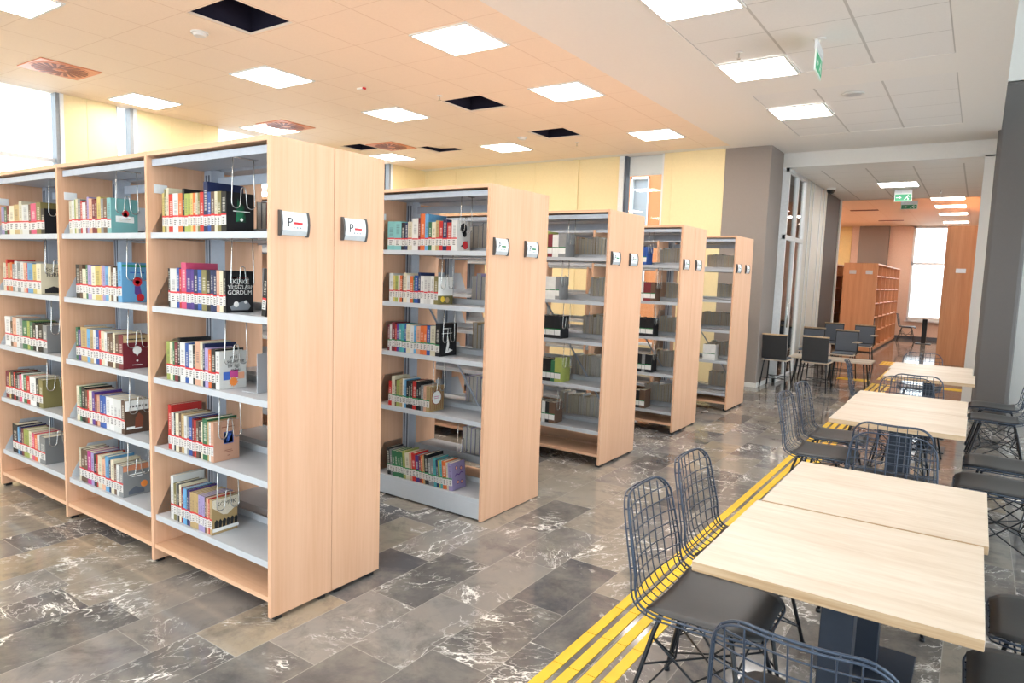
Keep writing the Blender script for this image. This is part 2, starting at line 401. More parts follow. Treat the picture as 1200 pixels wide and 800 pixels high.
mb.box(-6.19, YF - .035, 0, -6.07, YF + .2, HC + .02)
mb.box(-5.27, YF, 0, -4.47, YF + .2, 0.5)
for x in (-8.9, -7.9, -7.0, -4.33): mb.box(x - .007, YF - .008, 0, x + .007, YF, HC)
struct(mb.build('wall_back', 'yellow'))
fr = MB().box(-5.27, YF - .03, .5, -5.18, YF + .14, HC, 1).box(-5.18, YF + .0, .5, -5.14, YF + .14, HC, 0).box(-4.50, YF, .5, -4.47, YF + .12, HC, 1).box(-5.27, YF, .5, -4.47, YF + .14, .54, 1)
o = struct(fr.build('window_6', ['slot', 'frame_w']))
MB().box(-5.14, YF + .08, .54, -4.50, YF + .086, HC).build('pane', 'glass', o)
# left column and right column
def column(name, x0, y0, x1, y1, h, mat, bev=0.01):
    o = MB().box(x0, y0, 0, x1, y1, h).build(name, mat, bevel=bev); return struct(o)
column('wall_column', -3.46, YF - .0, -2.76, 11.61, HC + .01, 'grey_wall')
struct(MB().box(-3.47, YF - .012, 0, -2.748, YF, .07).box(-2.76, YF, 0, -2.748, 11.6, .07).build('baseboard_column', 'white'))
column('wall_column', 0.03, 10.96, 0.44, 11.6, 4.31, 'grey_dark', 0.05)
# corridor: glazed left side, pale panels, dark pier; white right side
mb = MB()
mb.box(-2.76, 13.0, 0, -2.66, 14.9, HB + .02)
struct(mb.build('wall_corridor_left', 'pale_wall'))
struct(MB().box(-2.78, 14.9, 0, -2.655, 16.42, HB + .02).build('wall_corridor_pier', 'pier'))
struct(MB().box(-2.655, 16.35, 0, -2.63, 16.5, HB + .02).build('trim_4', 'pale_wall'))
fr = MB()
fr.box(-2.775, 11.61, 0, -2.65, 11.66, HB)
for y in (12.3, 12.93): fr.box(-2.71, y, 0, -2.66, y + .07, HB)
for z in (0.0, 2.35, HB - .06): fr.box(-2.71, 11.61, z, -2.66, 12.99, z + .07)
o = struct(fr.build('door_1', 'frame_w'))
MB().box(-2.70, 11.66, .07, -2.692, 12.9, HB - .06).build('pane', 'glass', o)
MB().tube([(-2.62, 12.0, .9), (-2.62, 12.0, 1.35)], .012, 8).build('handle', 'chrome', o, True)
fr = MB()
for y in (13.25, 13.55, 14.25, 14.6): fr.box(-2.66, y, 0, -2.648, y + .05, HB)
struct(fr.build('trim_5', 'frame_w'))
struct(MB().box(-6.5, 16.36, 0, -2.78, 16.41, 3.6).build('wall_exterior', 'white'))
struct(MB().box(-0.09, 11.6, 0, 0.03, 16.5, HB + .02).build('wall_corridor_right', 'white'))
# far room
YW = 25.0
mb = MB().box(-6.5, YW, 0, -1.86, YW + .2, 3.6).box(-.60, YW, 0, 3.0, YW + .2, 3.6).box(-1.86, YW, 0, -.60, YW + .2, .60)
struct(mb.build('wall_far_room', 'pink_wall'))
struct(MB().box(-3.38, YW - .16, 0, -2.52, YW, 3.6).build('wall_far_column', 'grey_wall'))
struct(MB().box(-6.5, YW - .02, 0, 3.0, YW, .10).build('baseboard_far', 'slot'))
struct(MB().box(-6.6, 16.5, 0, -6.5, YW, 3.6).build('wall_far_left', 'pink_wall')); struct(MB().box(3.0, 16.42, 0, 3.1, YW + .2, 3.6).build('wall_far_right', 'pink_wall'))
struct(MB().box(-6.5, 16.42, 0, -2.78, 16.5, 3.6).box(0.02, 16.42, 0, 3.0, 16.5, 3.6).build('wall_far_near', 'pink_wall'))
fr = MB()
for x in (-1.86, -.66): fr.box(x, YW - .02, .6, x + .06, YW + .14, 3.57)
for z in (.60, 2.36, 3.50): fr.box(-1.86, YW - .02, z, -.60, YW + .14, z + .07)
fr.box(-1.9, YW - .12, .56, -.56, YW, .60)
o = struct(fr.build('window_7', 'frame_w'))
MB().box(-1.80, YW + .06, .67, -.66, YW + .066, 3.5).build('pane', 'glass', o)
fr = MB().box(-5.3, YW - .02, 1.9, -3.62, YW - .015, 3.57)
for k in range(17): fr.box(-5.3, YW - .04, 1.95 + .095 * k, -3.62, YW - .015, 2.02 + .095 * k)
b = fr.build('window_blind', 'blind'); tag(b, 'pale yellow slatted blind at far end of the back room', 'blind')
# right facade and unseen glazing added behind the viewer as fill light
fr = MB()
for y in [-4.2 + 1.75 * k for k in range(11)]: fr.box(1.9, y, 0, 2.0, y + .08, 2.7)
for z in (0, 1.05, 2.62): fr.box(1.9, -4.2, z, 2.0, 13.4, z + .09)
for y in [-4.2 + 1.75 * k for k in range(11)]: fr.box(1.9, y, 4.0, 2.0, y + .08, 5.6)
o = struct(fr.build('window_8', 'frame_g')); MB().box(1.945, -4.2, 4.0, 1.951, 13.4, 5.6).build('pane', 'glass', o); MB().box(1.945, -4.2, .09, 1.951, 13.4, 2.7).build('pane', 'glass', o)
struct(MB().box(0.03, 11.5, 0, 2.2, 11.62, 5.6).build('wall_right_end', 'pale_wall'))
struct(MB().box(1.88, -4.2, 2.7, 2.02, 13.4, 4.0).build('wall_light_block', 'pale_wall'))  # unseen solid band, added to cut daylight on the end panels
fr = MB()  # added glazing, lets sky light reach the ceiling and shelf fronts
for x in [-9.95 + 1.6 * k for k in range(8)]: fr.box(x, -4.3, 0, x + .08, -4.2, 5.6)
for z in (0, 1.05, 3.2, 5.5): fr.box(-9.95, -4.3, z, 2.2, -4.2, z + .09)
o = struct(fr.build('window_9', 'frame_g')); MB().box(-9.9, -4.255, .09, 2.1, -4.249, 5.5).build('pane', 'glass', o)
# facade seen through the far-wall window
t = tag(empty('building', (-7.15, 15.0, 0)), 'orange brick facade with pale window seen through tall far window', 'building')
MB().box(-3.5, 0, 0, .16, .3, 6.2).box(.62, 0, 0, 2.0, .3, 6.2).box(.16, 0, 0, .62, .3, 1.2).box(.16, 0, 4.0, .62, .3, 6.2).build('wall', 'brick', t)
f = MB().box(.16, -.03, 1.2, .20, .2, 4.0).box(.60, -.03, 1.2, .62, .2, 4.0).box(.16, -.03, 3.95, .62, .2, 4.0).build('window', 'frame_w', t)
MB().box(.20, .1, 1.2, .60, .12, 3.95).build('pane', 'frame_g', f)
tag(MB().box(-5.13, YF + .1, 3.38, -4.51, YF + .115, HC).build('roller_blind', 'roller'), 'short white roller blind at top of tall far window', 'blind')

# ================================================================== CEILING FITTINGS
def light_proto(mat):
    t = empty('ceiling_light')
    f = MB()
    for a, b, c, d in ((-.3225, -.3225, .3225, -.300), (-.3225, .300, .3225, .3225), (-.3225, -.300, -.300, .300), (.300, -.300, .3225, .300)): f.box(a, b, -.012, c, d, 0)
    f.build('frame', 'white', t)
    MB().box(-.300, -.300, -.010, .300, .300, -.002).build('diffuser', mat, t)
    return t
GL = 'square ceiling light panels'
lights = [
 ('w', -4.015, 4.893, 'largest square ceiling light over the space between first two bookcases'),
 ('w', -4.025, 6.825, 'square ceiling light to the right of the middle open ceiling cell'),
 ('w', -4.022, 9.404, 'square ceiling light in front of tall far window with roller blind'),
 ('w', -6.613, 4.830, 'square ceiling light above nearest bookcase, right of the first round diffuser'),
 ('w', -6.616, 6.757, 'square ceiling light left of the middle open ceiling cell'),
 ('w', -6.602, 9.320, 'square ceiling light beyond farthest single open ceiling cell, near yellow far wall'),
 ('w', -9.113, 4.732, 'square ceiling light by left windows beside the first round diffuser'),
 ('w', -9.09, 6.60, 'square ceiling light half hidden behind nearest bookcase, beside second diffuser'),
 ('w', -9.12, 9.22, 'square ceiling light beside the two ragged openings at far left corner'),
 ('w', -6.65, 2.33, 'square ceiling light cut off by upper left corner of the picture'),
 ('n', -1.956, 6.967, 'square white ceiling light nearest the hanging exit sign'),
 ('n', -1.959, 8.892, 'square white ceiling light closest to the grey column and beam'),
 ('n', -1.95, 5.045, 'white ceiling light cut off by top edge, right of the plaster band'),
]
pr = {'w': light_proto('lamp_w'), 'n': light_proto('lamp_n')}; used = set()
def place_light(k, x, y, label, z=HC, group=GL):
    o = pr[k] if k not in used else dup(pr[k]); used.add(k)
    o.location = (x, y, z); tag(o, label, 'ceiling light', group)
for k, x, y, lb in lights: place_light(k, x, y, lb)
for k, x, y in (('w', -4.02, 2.3), ('w', -4.02, -.3), ('w', -6.6, -.3), ('w', -9.1, 2.2), ('w', -9.1, -.3), ('n', -1.95, 3.1), ('n', -1.95, 1.2), ('n', -1.95, -.7), ('n', -1.95, -2.6), ('w', -4.02, -2.8)):
    place_light(k, x, y, 'square ceiling light behind the viewer, out of the picture')
place_light('n', -1.36, 14.15, 'square ceiling light in the corridor in front of hanging exit sign', HB)
for i, (x, y, lb) in enumerate(((-.72, 17.4, 'first ceiling light of right hand row in the back room'), (-.72, 19.1, 'second ceiling light of right hand row in the back room'), (-.72, 21.0, 'third ceiling light of right hand row in the back room'), (-.72, 23.6, 'farthest ceiling light of right hand row, above back room window'),
        (-4.05, 22.9, 'ceiling light over yellow blind in the back room'), (-4.25, 20.6, 'ceiling light half hidden by dark corridor pier in the back room'), (-4.2, 18.2, 'ceiling light added out of sight in the back room'), (1.0, 17.6, 'ceiling light added out of sight in the back room'), (1.0, 19.3, 'ceiling light added out of sight in the back room'), (1.0, 21.2, 'ceiling light added out of sight in the back room'), (1.0, 23.4, 'ceiling light added out of sight in the back room'), (-5.6, 18.2, 'ceiling light added out of sight in the back room'), (-5.6, 20.6, 'ceiling light added out of sight in the back room'), (-5.6, 22.9, 'ceiling light added out of sight in the back room'))):  # the out-of-sight lights are extras added to brighten the back room
    place_light('w', x, y, lb, 3.57)
for i, (x, y) in enumerate(((-2.6, 19.6), (-2.3, 22.8))):
    o = MB().box(x - .32, y - .07, 3.555, x + .32, y + .07, 3.569).box(x - .28, y - .02, 3.553, x + .28, y + .02, 3.556, 1).build('air_slot', ['copper_d', 'slot'])
    tag(o, ['nearer brown air slot in back room ceiling', 'farther faint brown air slot in back room ceiling'][i], 'air vent', 'back room air slots')
# swirl diffusers
def diffuser():
    t = empty('ceiling_diffuser')
    MB().box(-.3, -.3, -.01, .3, .3, 0).build('plate', 'copper', t)
    MB().disc(0, 0, -.014, -.009, .28, 32).build('ring', 'copper', t)
    v = MB()
    for k in range(20):
        a = 2 * PI * k / 20; c, s = math.cos(a), math.sin(a); c2, s2 = math.cos(a + .35), math.sin(a + .35)
        q = [(.07 * c - .011 * s, .07 * s + .011 * c), (.07 * c + .011 * s, .07 * s - .011 * c), (.26 * c2 + .022 * s2, .26 * s2 - .022 * c2), (.26 * c2 - .022 * s2, .26 * s2 + .022 * c2)]
        v.prism(q, lambda p, z: (p[0], p[1], z), -.0165, -.013)
    o = v.build('vane', 'copper_d', t)
    MB().disc(0, 0, -.02, -.013, .04, 16).build('hub', 'copper', t)
    return t
d0 = diffuser()
for i, (x, y, lb) in enumerate(((-8.5, 3.49, 'round copper swirl diffuser nearest the left windows'), (-8.64, 6.54, 'round copper swirl diffuser above top edge of nearest bookcase'), (-8.34, 8.42, 'round copper swirl diffuser between the two ragged ceiling openings'))):
    o = d0 if i == 0 else dup(d0); o.location = (x, y, HC); tag(o, lb, 'air vent', 'copper swirl diffusers')
o = MB().box(-.29, -.29, 0, .29, .29, .015).build('ceiling_tile', 'tiles_bounce_tint'); o.location = (-7.66, 9.10, HC + .05); o.rotation_euler = (.10, .02, .18)
tag(o, 'loose bounce-tinted ceiling tile shifted inside the far ragged opening', 'ceiling tile')
for x, y, lb in ((-5.977, 3.60, 'round smoke detector beside the largest open ceiling cell'), (-5.915, 8.75, 'round smoke detector left of farthest open ceiling cell')):
    o = MB().disc(0, 0, -.012, 0, .075, 24, 0).disc(0, 0, -.035, -.012, .05, 24, 0, .06).build('smoke_detector', 'pale_wall', smooth=False); o.location = (x, y, HC); tag(o, lb, 'smoke detector', 'smoke detectors')
o = MB().disc(0, 0, -.008, 0, .11, 28, 0).disc(0, 0, -.011, -.008, .085, 28, 1).build('ceiling_speaker', ['white', 'alu']); o.location = (-1.306, 8.32, HC); tag(o, 'flat round grey ceiling speaker near the plain cross band', 'speaker')
def sprinkler():
    t = empty('sprinkler'); MB().disc(0, 0, -.006, 0, .035, 16).build('rosette', 'white', t); MB().disc(0, 0, -.05, -.006, .008, 8).disc(0, 0, -.056, -.05, .018, 10).build('head', 'chrome', t); return t
s0 = sprinkler()
for i, (x, y, z, lb) in enumerate(((-5.45, 6.29, HC, 'small sprinkler just left of middle open ceiling cell'), (-1.98, 6.40, HC, 'small sprinkler beside white light nearest the exit sign'), (-5.35, 9.44, HC, 'small sprinkler past farthest open ceiling cell'), (-.75, 15.2, HB, 'small sprinkler on corridor ceiling right of the exit sign'))):
    o = s0 if i == 0 else dup(s0); o.location = (x, y, z); tag(o, lb, 'sprinkler', 'ceiling sprinklers')
t = tag(empty('alarm_sounder', (-6.04, 5.61, HC)), 'small white ceiling box with red and dark ends', 'alarm')
MB().box(-.06, -.02, -.018, .03, .02, 0).build('body', 'gypsum', t); MB().box(.03, -.02, -.02, .05, .02, 0).build('red_cap', 'red', t)
t = tag(empty('security_camera', (-2.5, 14.3, HB)), 'white dome security camera on corridor ceiling corner', 'security camera')
MB().disc(0, 0, -.04, 0, .09, 24).build('base', 'white', t); MB().dome(0, 0, -.04, .075, sgn=-1).build('dome', 'black', t, True)
# hanging exit signs
def exit_sign(loc, rz, drop, wdt, hgt, lit, label):
    t = tag(empty('exit_sign', loc, rz), label, 'exit sign')
    MB().disc(0, 0, -.012, 0, .05, 20).box(-.006, -.006, -drop + .0, .006, .006, -.01).build('hanger', 'white', t)
    b = MB().box(-wdt / 2, -.012, -drop - .05, wdt / 2, .012, -drop + .02, 0).build('housing', 'alu' if not lit else 'frame_w', t)
    p = MB().box(-wdt / 2, -.006, -drop - .05 - hgt, wdt / 2, .006, -drop - .05, 0)
    zc = -drop - .05 - hgt / 2
    for sgn in (-1, 1):
        y = sgn * .0075; fnn = lambda q, yy: (q[0], yy, q[1])
        p.prism([(-wdt * .46, zc - hgt * .4), (wdt * .46, zc - hgt * .4), (wdt * .46, zc + hgt * .4), (-wdt * .46, zc + hgt * .4)], fnn, y - .0005, y + .0005, 1)
        y2 = sgn * .0086
        def w_(poly): p.prism(poly, fnn, y2 - .0004, y2 + .0004, 2)
        hh = hgt * .4
        w_([(-wdt * .40, zc - .12 * hh), (-wdt * .20, zc - .12 * hh), (-wdt * .20, zc + .12 * hh), (-wdt * .40, zc + .12 * hh)])          # arrow shaft
        w_([(-wdt * .22, zc - .42 * hh), (-wdt * .08, zc), (-wdt * .22, zc + .42 * hh)])
        ox = wdt * .20                                                                                                              # running figure
        w_([(ox + .05 * wdt, zc + .52 * hh), (ox + .10 * wdt, zc + .52 * hh), (ox + .10 * wdt, zc + .78 * hh), (ox + .05 * wdt, zc + .78 * hh)])
        w_([(ox - .05 * wdt, zc - .1 * hh), (ox + .03 * wdt, zc - .1 * hh), (ox + .08 * wdt, zc + .45 * hh), (ox, zc + .45 * hh)])
        w_([(ox - .05 * wdt, zc - .1 * hh), (ox - .16 * wdt, zc - .62 * hh), (ox - .11 * wdt, zc - .7 * hh), (ox + .0 * wdt, zc - .15 * hh)])
        w_([(ox - .02 * wdt, zc - .1 * hh), (ox + .07 * wdt, zc - .4 * hh), (ox + .05 * wdt, zc - .8 * hh), (ox + .10 * wdt, zc - .8 * hh), (ox + .13 * wdt, zc - .3 * hh), (ox + .04 * wdt, zc - .02 * hh)])
        w_([(ox + .05 * wdt, zc + .4 * hh), (ox + .17 * wdt, zc + .1 * hh), (ox + .19 * wdt, zc + .2 * hh), (ox + .07 * wdt, zc + .5 * hh)])
    p.build('panel', ['exit_white', 'exit_glow' if lit else 'exit_green', 'exit_white'], t)
exit_sign((-1.29, 6.36, HC), PI / 2 + .06, .08, .36, .17, True, 'exit sign with running figure hanging edge-on from white ceiling tiles')
exit_sign((-1.335, 14.9, HB), 0, .03, .29, .15, True, 'bright green and white exit sign hanging in the corridor')
exit_sign((-1.33, 16.2, HB), 0, .10, .30, .10, False, 'darker exit sign half hidden behind the bright corridor one')

# ================================================================== BOOKCASES
LAB = ['nearest', 'second', 'third', 'fourth', 'farthest']
BW, TH = 1.03, 0.022
CASES = [  # x, y, depth, joint, shelf heights, bays, skirted bottom
 (-2.560, 1.857, .683, .355, (1.789, 1.407, 1.028, .655, .276), 3, False),
 (-2.575, 3.478, .700, .360, (1.778, 1.414, 1.060, .664, .147), 3, True),
 (-2.572, 5.152, .702, .360, (1.800, 1.428, 1.080, .691, .311), 3, False),
 (-2.560, 6.808, .722, .370, (1.785, 1.400, 1.020, .630, .230), 3, False),
 (-2.506, 8.504, .740, .380, (1.785, 1.400, 1.020, .630, .219), 3, False)]
H = 2.2
def yz(p, x): return (x, p[0], p[1])
def sign_mesh(green):
    m = MB()
    # local: outer face x=0.. ; along y width .158, height .105
    prof = [(0.0, -.052), (.010, -.052), (.017, -.03), (.020, 0), (.017, .03), (.010, .052), (0, .052)]
    m.prism(prof, lambda p, y: (p[0], y, p[1]), -.068, .068, 0)
    for a, b in ((-.079, -.068), (.068, .079)):
        m.prism([(0, -.056), (.012, -.056), (.020, -.032), (.023, 0), (.020, .032), (.012, .056), (0, .056)], lambda p, y: (p[0], y, p[1]), a, b, 1)
    face = [(.0125, -.040), (.0178, -.028), (.0208, 0), (.0178, .028), (.0125, .040), (.010, .040), (.010, -.040)]
    m.prism(face, lambda p, y: (p[0], y, p[1]), -.064, .064, 2)
    fr = frame((.0212, -.030, .003), (0, 1, 0), (0, 0, 1))
    m.text('P', .058, fr, 3)
    m.box(.0195, -.008, -.0025, .0215, .038, .0075, 4)
    for k in range(3): m.box(.0190, -.010 + .018 * k, -.021, .0206, -.004 + .018 * k, -.014, 5)
    return m.mesh('sign_holder', ['alu', 'charcoal', 'sign_face', 'ink', 'greenp' if green else 'red', 'frame_g'])
SIGN = {0: sign_mesh(False), 1: sign_mesh(True)}
def shelf_mesh(depth):
    m = MB().box(-BW + TH + .006, .018, -.020, -TH - .006 + TH, depth, 0)           # tray
    m.box(-BW + TH + .006, .015, -.030, -.006, .030, .001).box(-BW + TH + .006, depth - .006, -.02, -.006, depth, .035)
    return m.mesh('shelf', 'shelf')
def bracket_mesh(depth):
    m = MB()
    m.prism([(.022, -.03), (depth, -.03), (depth, .20), (.125, .20), (.028, .02)], yz, 0, .003)
    return m.mesh('shelf_bracket', 'shelf')
def case(i):
    X, Y, D, J, zs, nb, skirt = CASES[i]
    t = tag(empty('bookcase', (X, Y, 0)), {0: 'nearest double sided beech bookcase with red marked end signs', 1: 'second double sided beech bookcase, lowest shelf close to floor', 2: 'third double sided beech bookcase from the viewer', 3: 'fourth double sided beech bookcase, with paperbacks only at left', 4: 'farthest double sided beech bookcase, beside the grey column'}[i], 'bookcase', 'beech bookcases in a row')
    L = BW * nb
    halves = [(0.0, J - .0015, 1), (J + .0015, D, -1)]
    for hi, (a, b, sg) in enumerate(halves):
        z0 = .022 if not (skirt and hi == 0) else .006
        if i in (1, 2, 4):
            if hi == 0: p = MB().box(-TH, 0, z0, 0, D, H).build('end_panel', 'beech', t, bevel=.0015)
        else: p = MB().box(-TH, a, z0, 0, b, H).build('end_panel', 'beech', t, bevel=.0015)
        so = new('sign_holder', SIGN[0 if i == 0 else 1], p); so.location = (0, a + .118, 1.828 if i == 0 else 1.80 + .01 * (i == 1))
        for k in range(1, nb + 1):
            x1 = -BW * k + TH / 2
            ya, yb = a, b
            d = MB().box(x1 - TH, ya, z0, x1, yb, H).build('divider', 'beech', t, bevel=.001)
            if hi == 0:
                MB().box(x1, ya + .035, 1.995, x1 + .004, ya + .105, 2.04).build('bay_plate', 'frame_w', d)
        MB().box(-L - .011, a + .002, H - .022, -TH, b, H - .001).build('top_board', 'beech_h', t)
        if not (skirt and hi == 0):
            MB().box(-L, a + .008, .090, -TH, b - .05 if sg > 0 else b - .008, .113).build('base_board', 'beech_h', t)
        else:
            MB().box(-L, a + .014, .012, -TH, a + .03, .118).build('kick_plate', 'shelf', t)
        for x in [-.03 - BW * k for k in range(nb + 1)]:
            MB().box(x - .02, a + .03, 0, x + .02, a + .07, .028).box(x - .02, b - .07, 0, x + .02, b - .03, .028).build('foot', 'black', t)
    for k in range(nb + 1):                                  # steel uprights between the two faces
        xr = -TH - .002 if k == 0 else -BW * k + TH / 2 + .002 + (.0)
        xa, xb = (xr - .065, xr) if k == 0 else (xr, xr + .065)
        m = MB().box(xa, J - .04, .03, xb, J + .04, 2.15, 0)
        for q in (.2, .62): m.box(xa + .065 * q, J - .0415, .06, xa + .065 * q + .011, J + .0415, 2.12, 1)
        m.build('upright', ['steel', 'slot'], t)
    dep = J - .048
    sm, bm = shelf_mesh(dep), bracket_mesh(dep)
    cm = MB().box(-BW + TH + .006, .03, -.022, -.006, dep, 0).box(-BW + TH + .006, .028, -.035, -.006, .036, 0).mesh('canopy', 'steel')
    bmesh_ = MB().box(-BW + TH + .07, -.006, -.05, -.07, .006, 0).mesh('cross_rail', 'steel')
    for hi in (0, 1):
        for k in range(nb):
            xs = -BW * k - TH * (.5 if k else 1)
            if hi == 1: xs = -BW * k - TH * (.5 if k else 1) - BW + TH + .0     # mirrored: local x runs the other way
            for z in list(zs):
                if hi == 1 and skirt and z < .2: z = .276
                s = new('shelf', sm, t)
                s.location = (xs, 0 if hi == 0 else D, z)
                if hi == 1: s.rotation_euler = (0, 0, PI)
                for xb in ((-BW + TH + .008), -.010):
                    br = new('shelf_bracket', bm, s); br.location = (xb, 0, 0)
            c = new('canopy', cm, t); c.location = (xs, 0 if hi == 0 else D, 2.165)
            if hi == 1: c.rotation_euler = (0, 0, PI)
    for k in range(nb):
        r = new('cross_rail', bmesh_, t); r.location = (-BW * k, J, 2.11)
        if i == 0 or k: continue
        xa, xb = -BW * k - TH - .08, -BW * (k + 1) + TH + .08
        MB().tube([(xa, J - .008, .40), (xb, J - .008, 1.55)], .008, 6).build('brace', 'steel', t)
    return t
for i in range(5): case(i)

# ================================================================== BOOKS
PAL = dict(red='CC2F2B', orange='E8743A', yellow='DEC676', lime='A9B25C', green='3A7550', teal='4FA9AE', sky='6FAEDB', blue='2F5AA8', navy='22305C', purple='55398A', lilac='AFA0CF',
           magenta='C23A8C', pink='E0557F', maroon='7E2B35', brown='6A5040', black='1E1E22', grey='8E8F90', white='E7E6E2', cream='E6DCC0', tan='C7A976', peach='E5B093', olive='8A8050', lightteal='86C4C4')
ORD = 'first second third fourth fifth sixth seventh eighth ninth tenth eleventh twelfth thirteenth fourteenth fifteenth sixteenth seventeenth eighteenth nineteenth twentieth twenty-first twenty-second twenty-third twenty-fourth twenty-fifth twenty-sixth'.split()
SHELF = ['top shelf', 'second shelf', 'middle shelf', 'fourth shelf', 'bottom shelf']
def jit(hexc):
    c = srgb(hexc); k = .74 + random.uniform(-.10, .10)
    return tuple(min(1, x * k) for x in c[:3]) + (1,)
def make_book(x, y, z, w, h, d, col, label, group, sticker='red', lean=0.0, back=False, detail=True):
    """spine faces -y; a leaning book turns about its lower edge"""
    bt = min(.0025, w * .16); m = MB()
    m.box(0, 0, 0, bt, d, h).box(w - bt, 0, 0, w, d, h).box(bt, 0, 0, w - bt, bt, h)
    o = m.build('book', 'cover'); o.location = (x, y, z)
    o.rotation_euler = (0, lean, PI if back else 0)
    o.color = jit(PAL[col]); tag(o, label, 'book', group)
    if detail:
        MB().box(bt, bt, .003, w - bt, d - .004, h - .003).build('page_block', 'greypaper' if back else 'paper', o)
        if sticker and not back:
            dz = random.uniform(-.003, .003); s = MB().box(.0012, -.0008, .032 + dz, w - .0012, 0, .076 + dz, 0).box(.0012, -.0010, .076 + dz, w - .0012, 0, .0845 + dz, 1)
            ww = max(.004, w * .5)
            for q in (.064, .055, .046, .037): s.box(w / 2 - ww / 2, -.0011, q + dz, w / 2 + ww / 2 * random.uniform(.2, 1), -.0007, q + dz + .0045, 2)
            s.build('spine_label', ['sticker', 'red' if sticker == 'red' else 'greenp', 'charcoal'], o)
    return o
def parse(spec):
    out = []
    for tk in spec.split():
        tk, _, hh = tk.partition('/')
        i = len(tk)
        for j, ch in enumerate(tk):
            if ch.isdigit() or ch == '.': i = j; break
        out.append((tk[:i], float(tk[i:] or .8), float(hh) if hh else None))
    return out
def sup_mesh():
    """bent wire book support: hangs in a plane across the shelf, local origin at its top"""
    def arc(cy, cz, r, a0, a1, n=8): return [(0, cy + r * math.cos(a0 + (a1 - a0) * i / n), cz + r * math.sin(a0 + (a1 - a0) * i / n)) for i in range(n + 1)]
    p = [(0, -.055, 0), (0, -.058, -.10), (0, -.062, -.20)] + arc(-.040, -.215, .022, PI, 2 * PI) + [(0, -.012, -.16)] + arc(0, -.150, .012, PI, 0, 6) + [(0, .018, -.215)] + arc(.040, -.215, .022, PI, 2 * PI) + [(0, .058, -.10), (0, .055, 0)]
    m = MB().tube(p, .0026, 6); m.box(-.010, -.075, -.004, .010, .075, 0)
    return m.mesh('book_support', 'chrome', True)
SUP = sup_mesh()
def support(x, y, z, label):
    o = new('book_support', SUP); o.location = (x, y, z); tag(o, label, 'book support', 'bent wire book supports'); return o
LAST = {}
FAR = MB(); FARM = list(PAL) + ['paper', 'whitep', 'greenp']
for k_, v_ in PAL.items(): M['far_' + k_] = plain(k_ + ' book cloth', v_, 0.5)
def far_book(x, yf, z, w_, h, d, c, sticker):
    k = FARM.index(c); g = .0006
    FAR.box(x, yf, z, x + .002, yf + d, z + h, k).box(x + w_ - .002 - g, yf, z, x + w_ - g, yf + d, z + h, k).box(x + .002, yf, z, x + w_ - .002 - g, yf + .002, z + h, k)
    FAR.box(x + .002, yf + .002, z + .003, x + w_ - .002 - g, yf + d - .004, z + h - .003, FARM.index('paper'))
    if sticker: FAR.box(x + .001, yf - .001, z + .03, x + w_ - .002, yf, z + .078, FARM.index('whitep')).box(x + .001, yf - .001, z + .078, x + w_ - .002, yf, z + .087, FARM.index('greenp'))
def row(ci, bay, si, x0, x1, spec, sticker='red', lean=0.0, base_h=.198, sup=True):
    X, Y, D, J, zs, nb, sk = CASES[ci]
    bl = 'bay of %s bookcase' % LAB[ci]
    if ci == 0: bl = {'R': 'right', 'M': 'middle', 'L': 'left'}[bay] + ' ' + bl
    elif ci: bl = '%s bookcase' % LAB[ci]
    bk = parse(spec); tot = sum(b[1] for b in bk); u = (x1 - x0 - .0006 * len(bk)) / tot
    x = x0
    for n, (c, wd, hh) in enumerate(bk):
        w_ = wd * u; h = hh or base_h + random.uniform(-.008, .006); d = .150 + random.uniform(-.012, .012) + max(0, h - .2) * .8
        ad = 'slim ' if w_ < .018 else ('thick ' if w_ > .036 else '')
        if c == 'lightteal': cn = 'teal'
        else: cn = c
        lb = '%s%s book, %s from left on %s, %s' % (ad, cn, ORD[n], SHELF[si], bl)
        if ci > 1: far_book(x, Y + .034, zs[si] + .001, w_, h, d, c, sticker); x += w_ + .0006; continue
        o = make_book(x, Y + .034, zs[si] + .001, w_, h, d, c, lb, 'books on the %s, %s' % (SHELF[si], bl), sticker, lean)
        x += w_ + .0006
    if ci < 2: LAST[(ci, bay, si)] = (o, w_, h, d)
    if sup:
        ztop = (2.165 - .022) if si == 0 else zs[si - 1] - .020
        drop = .12 if si == 0 else .0
        s = support(x + .008 + (abs(lean) * .0), Y + .034 + .085, ztop - .001, 'bent wire support after the last book on %s, %s' % (SHELF[si], bl))
B1 = CASES[0]
row(0, 'R', 0, -3.497, -2.935, 'yellow.5/.2 olive.5/.22 cream.6/.225 red1/.192 white1.3/.195 orange1/.193 black.5/.215 lime.8/.19 lime.6/.19 yellow.5/.19 orange.6/.19 cream.5/.19 olive.5/.19 red.8/.192 navy.9/.24 blue.7/.19 brown.8/.19 cream.6/.19 olive.8/.19 black1.1/.188')
row(0, 'R', 1, -3.451, -2.945, 'black.4/.2 white1.5/.2 blue.6/.205 red.4/.2 pink1.1/.232 purple1/.2 purple.6/.2 navy.8/.2 blue.8/.2 olive1/.2 black.8/.2 navy.6/.2 navy.6/.2 peach.6/.2 cream.7/.2 black.5/.2')
row(0, 'R', 2, -3.479, -3.002, 'lime.9/.2 cream.7/.2 green.5/.2 maroon.8/.2 black.6/.226 white1.3/.205 blue.9/.205 white1/.2 black.5/.2 peach1.3/.222 cream.6/.222 navy.5/.215 lilac.8/.195 orange.7/.19 black1/.195 white.9/.186')
row(0, 'R', 3, -3.474, -3.058, 'red1/.238 white.8/.2 black.5 cream1/.202 brown.8/.205 tan.8/.205 white.8/.2 grey.6/.2 blue1/.2 maroon.6/.195 red.5/.19 brown.8/.19 black.6/.19 cream.5/.19 green1.4/.21 tan.4/.2 white.5/.198 peach.8/.202')
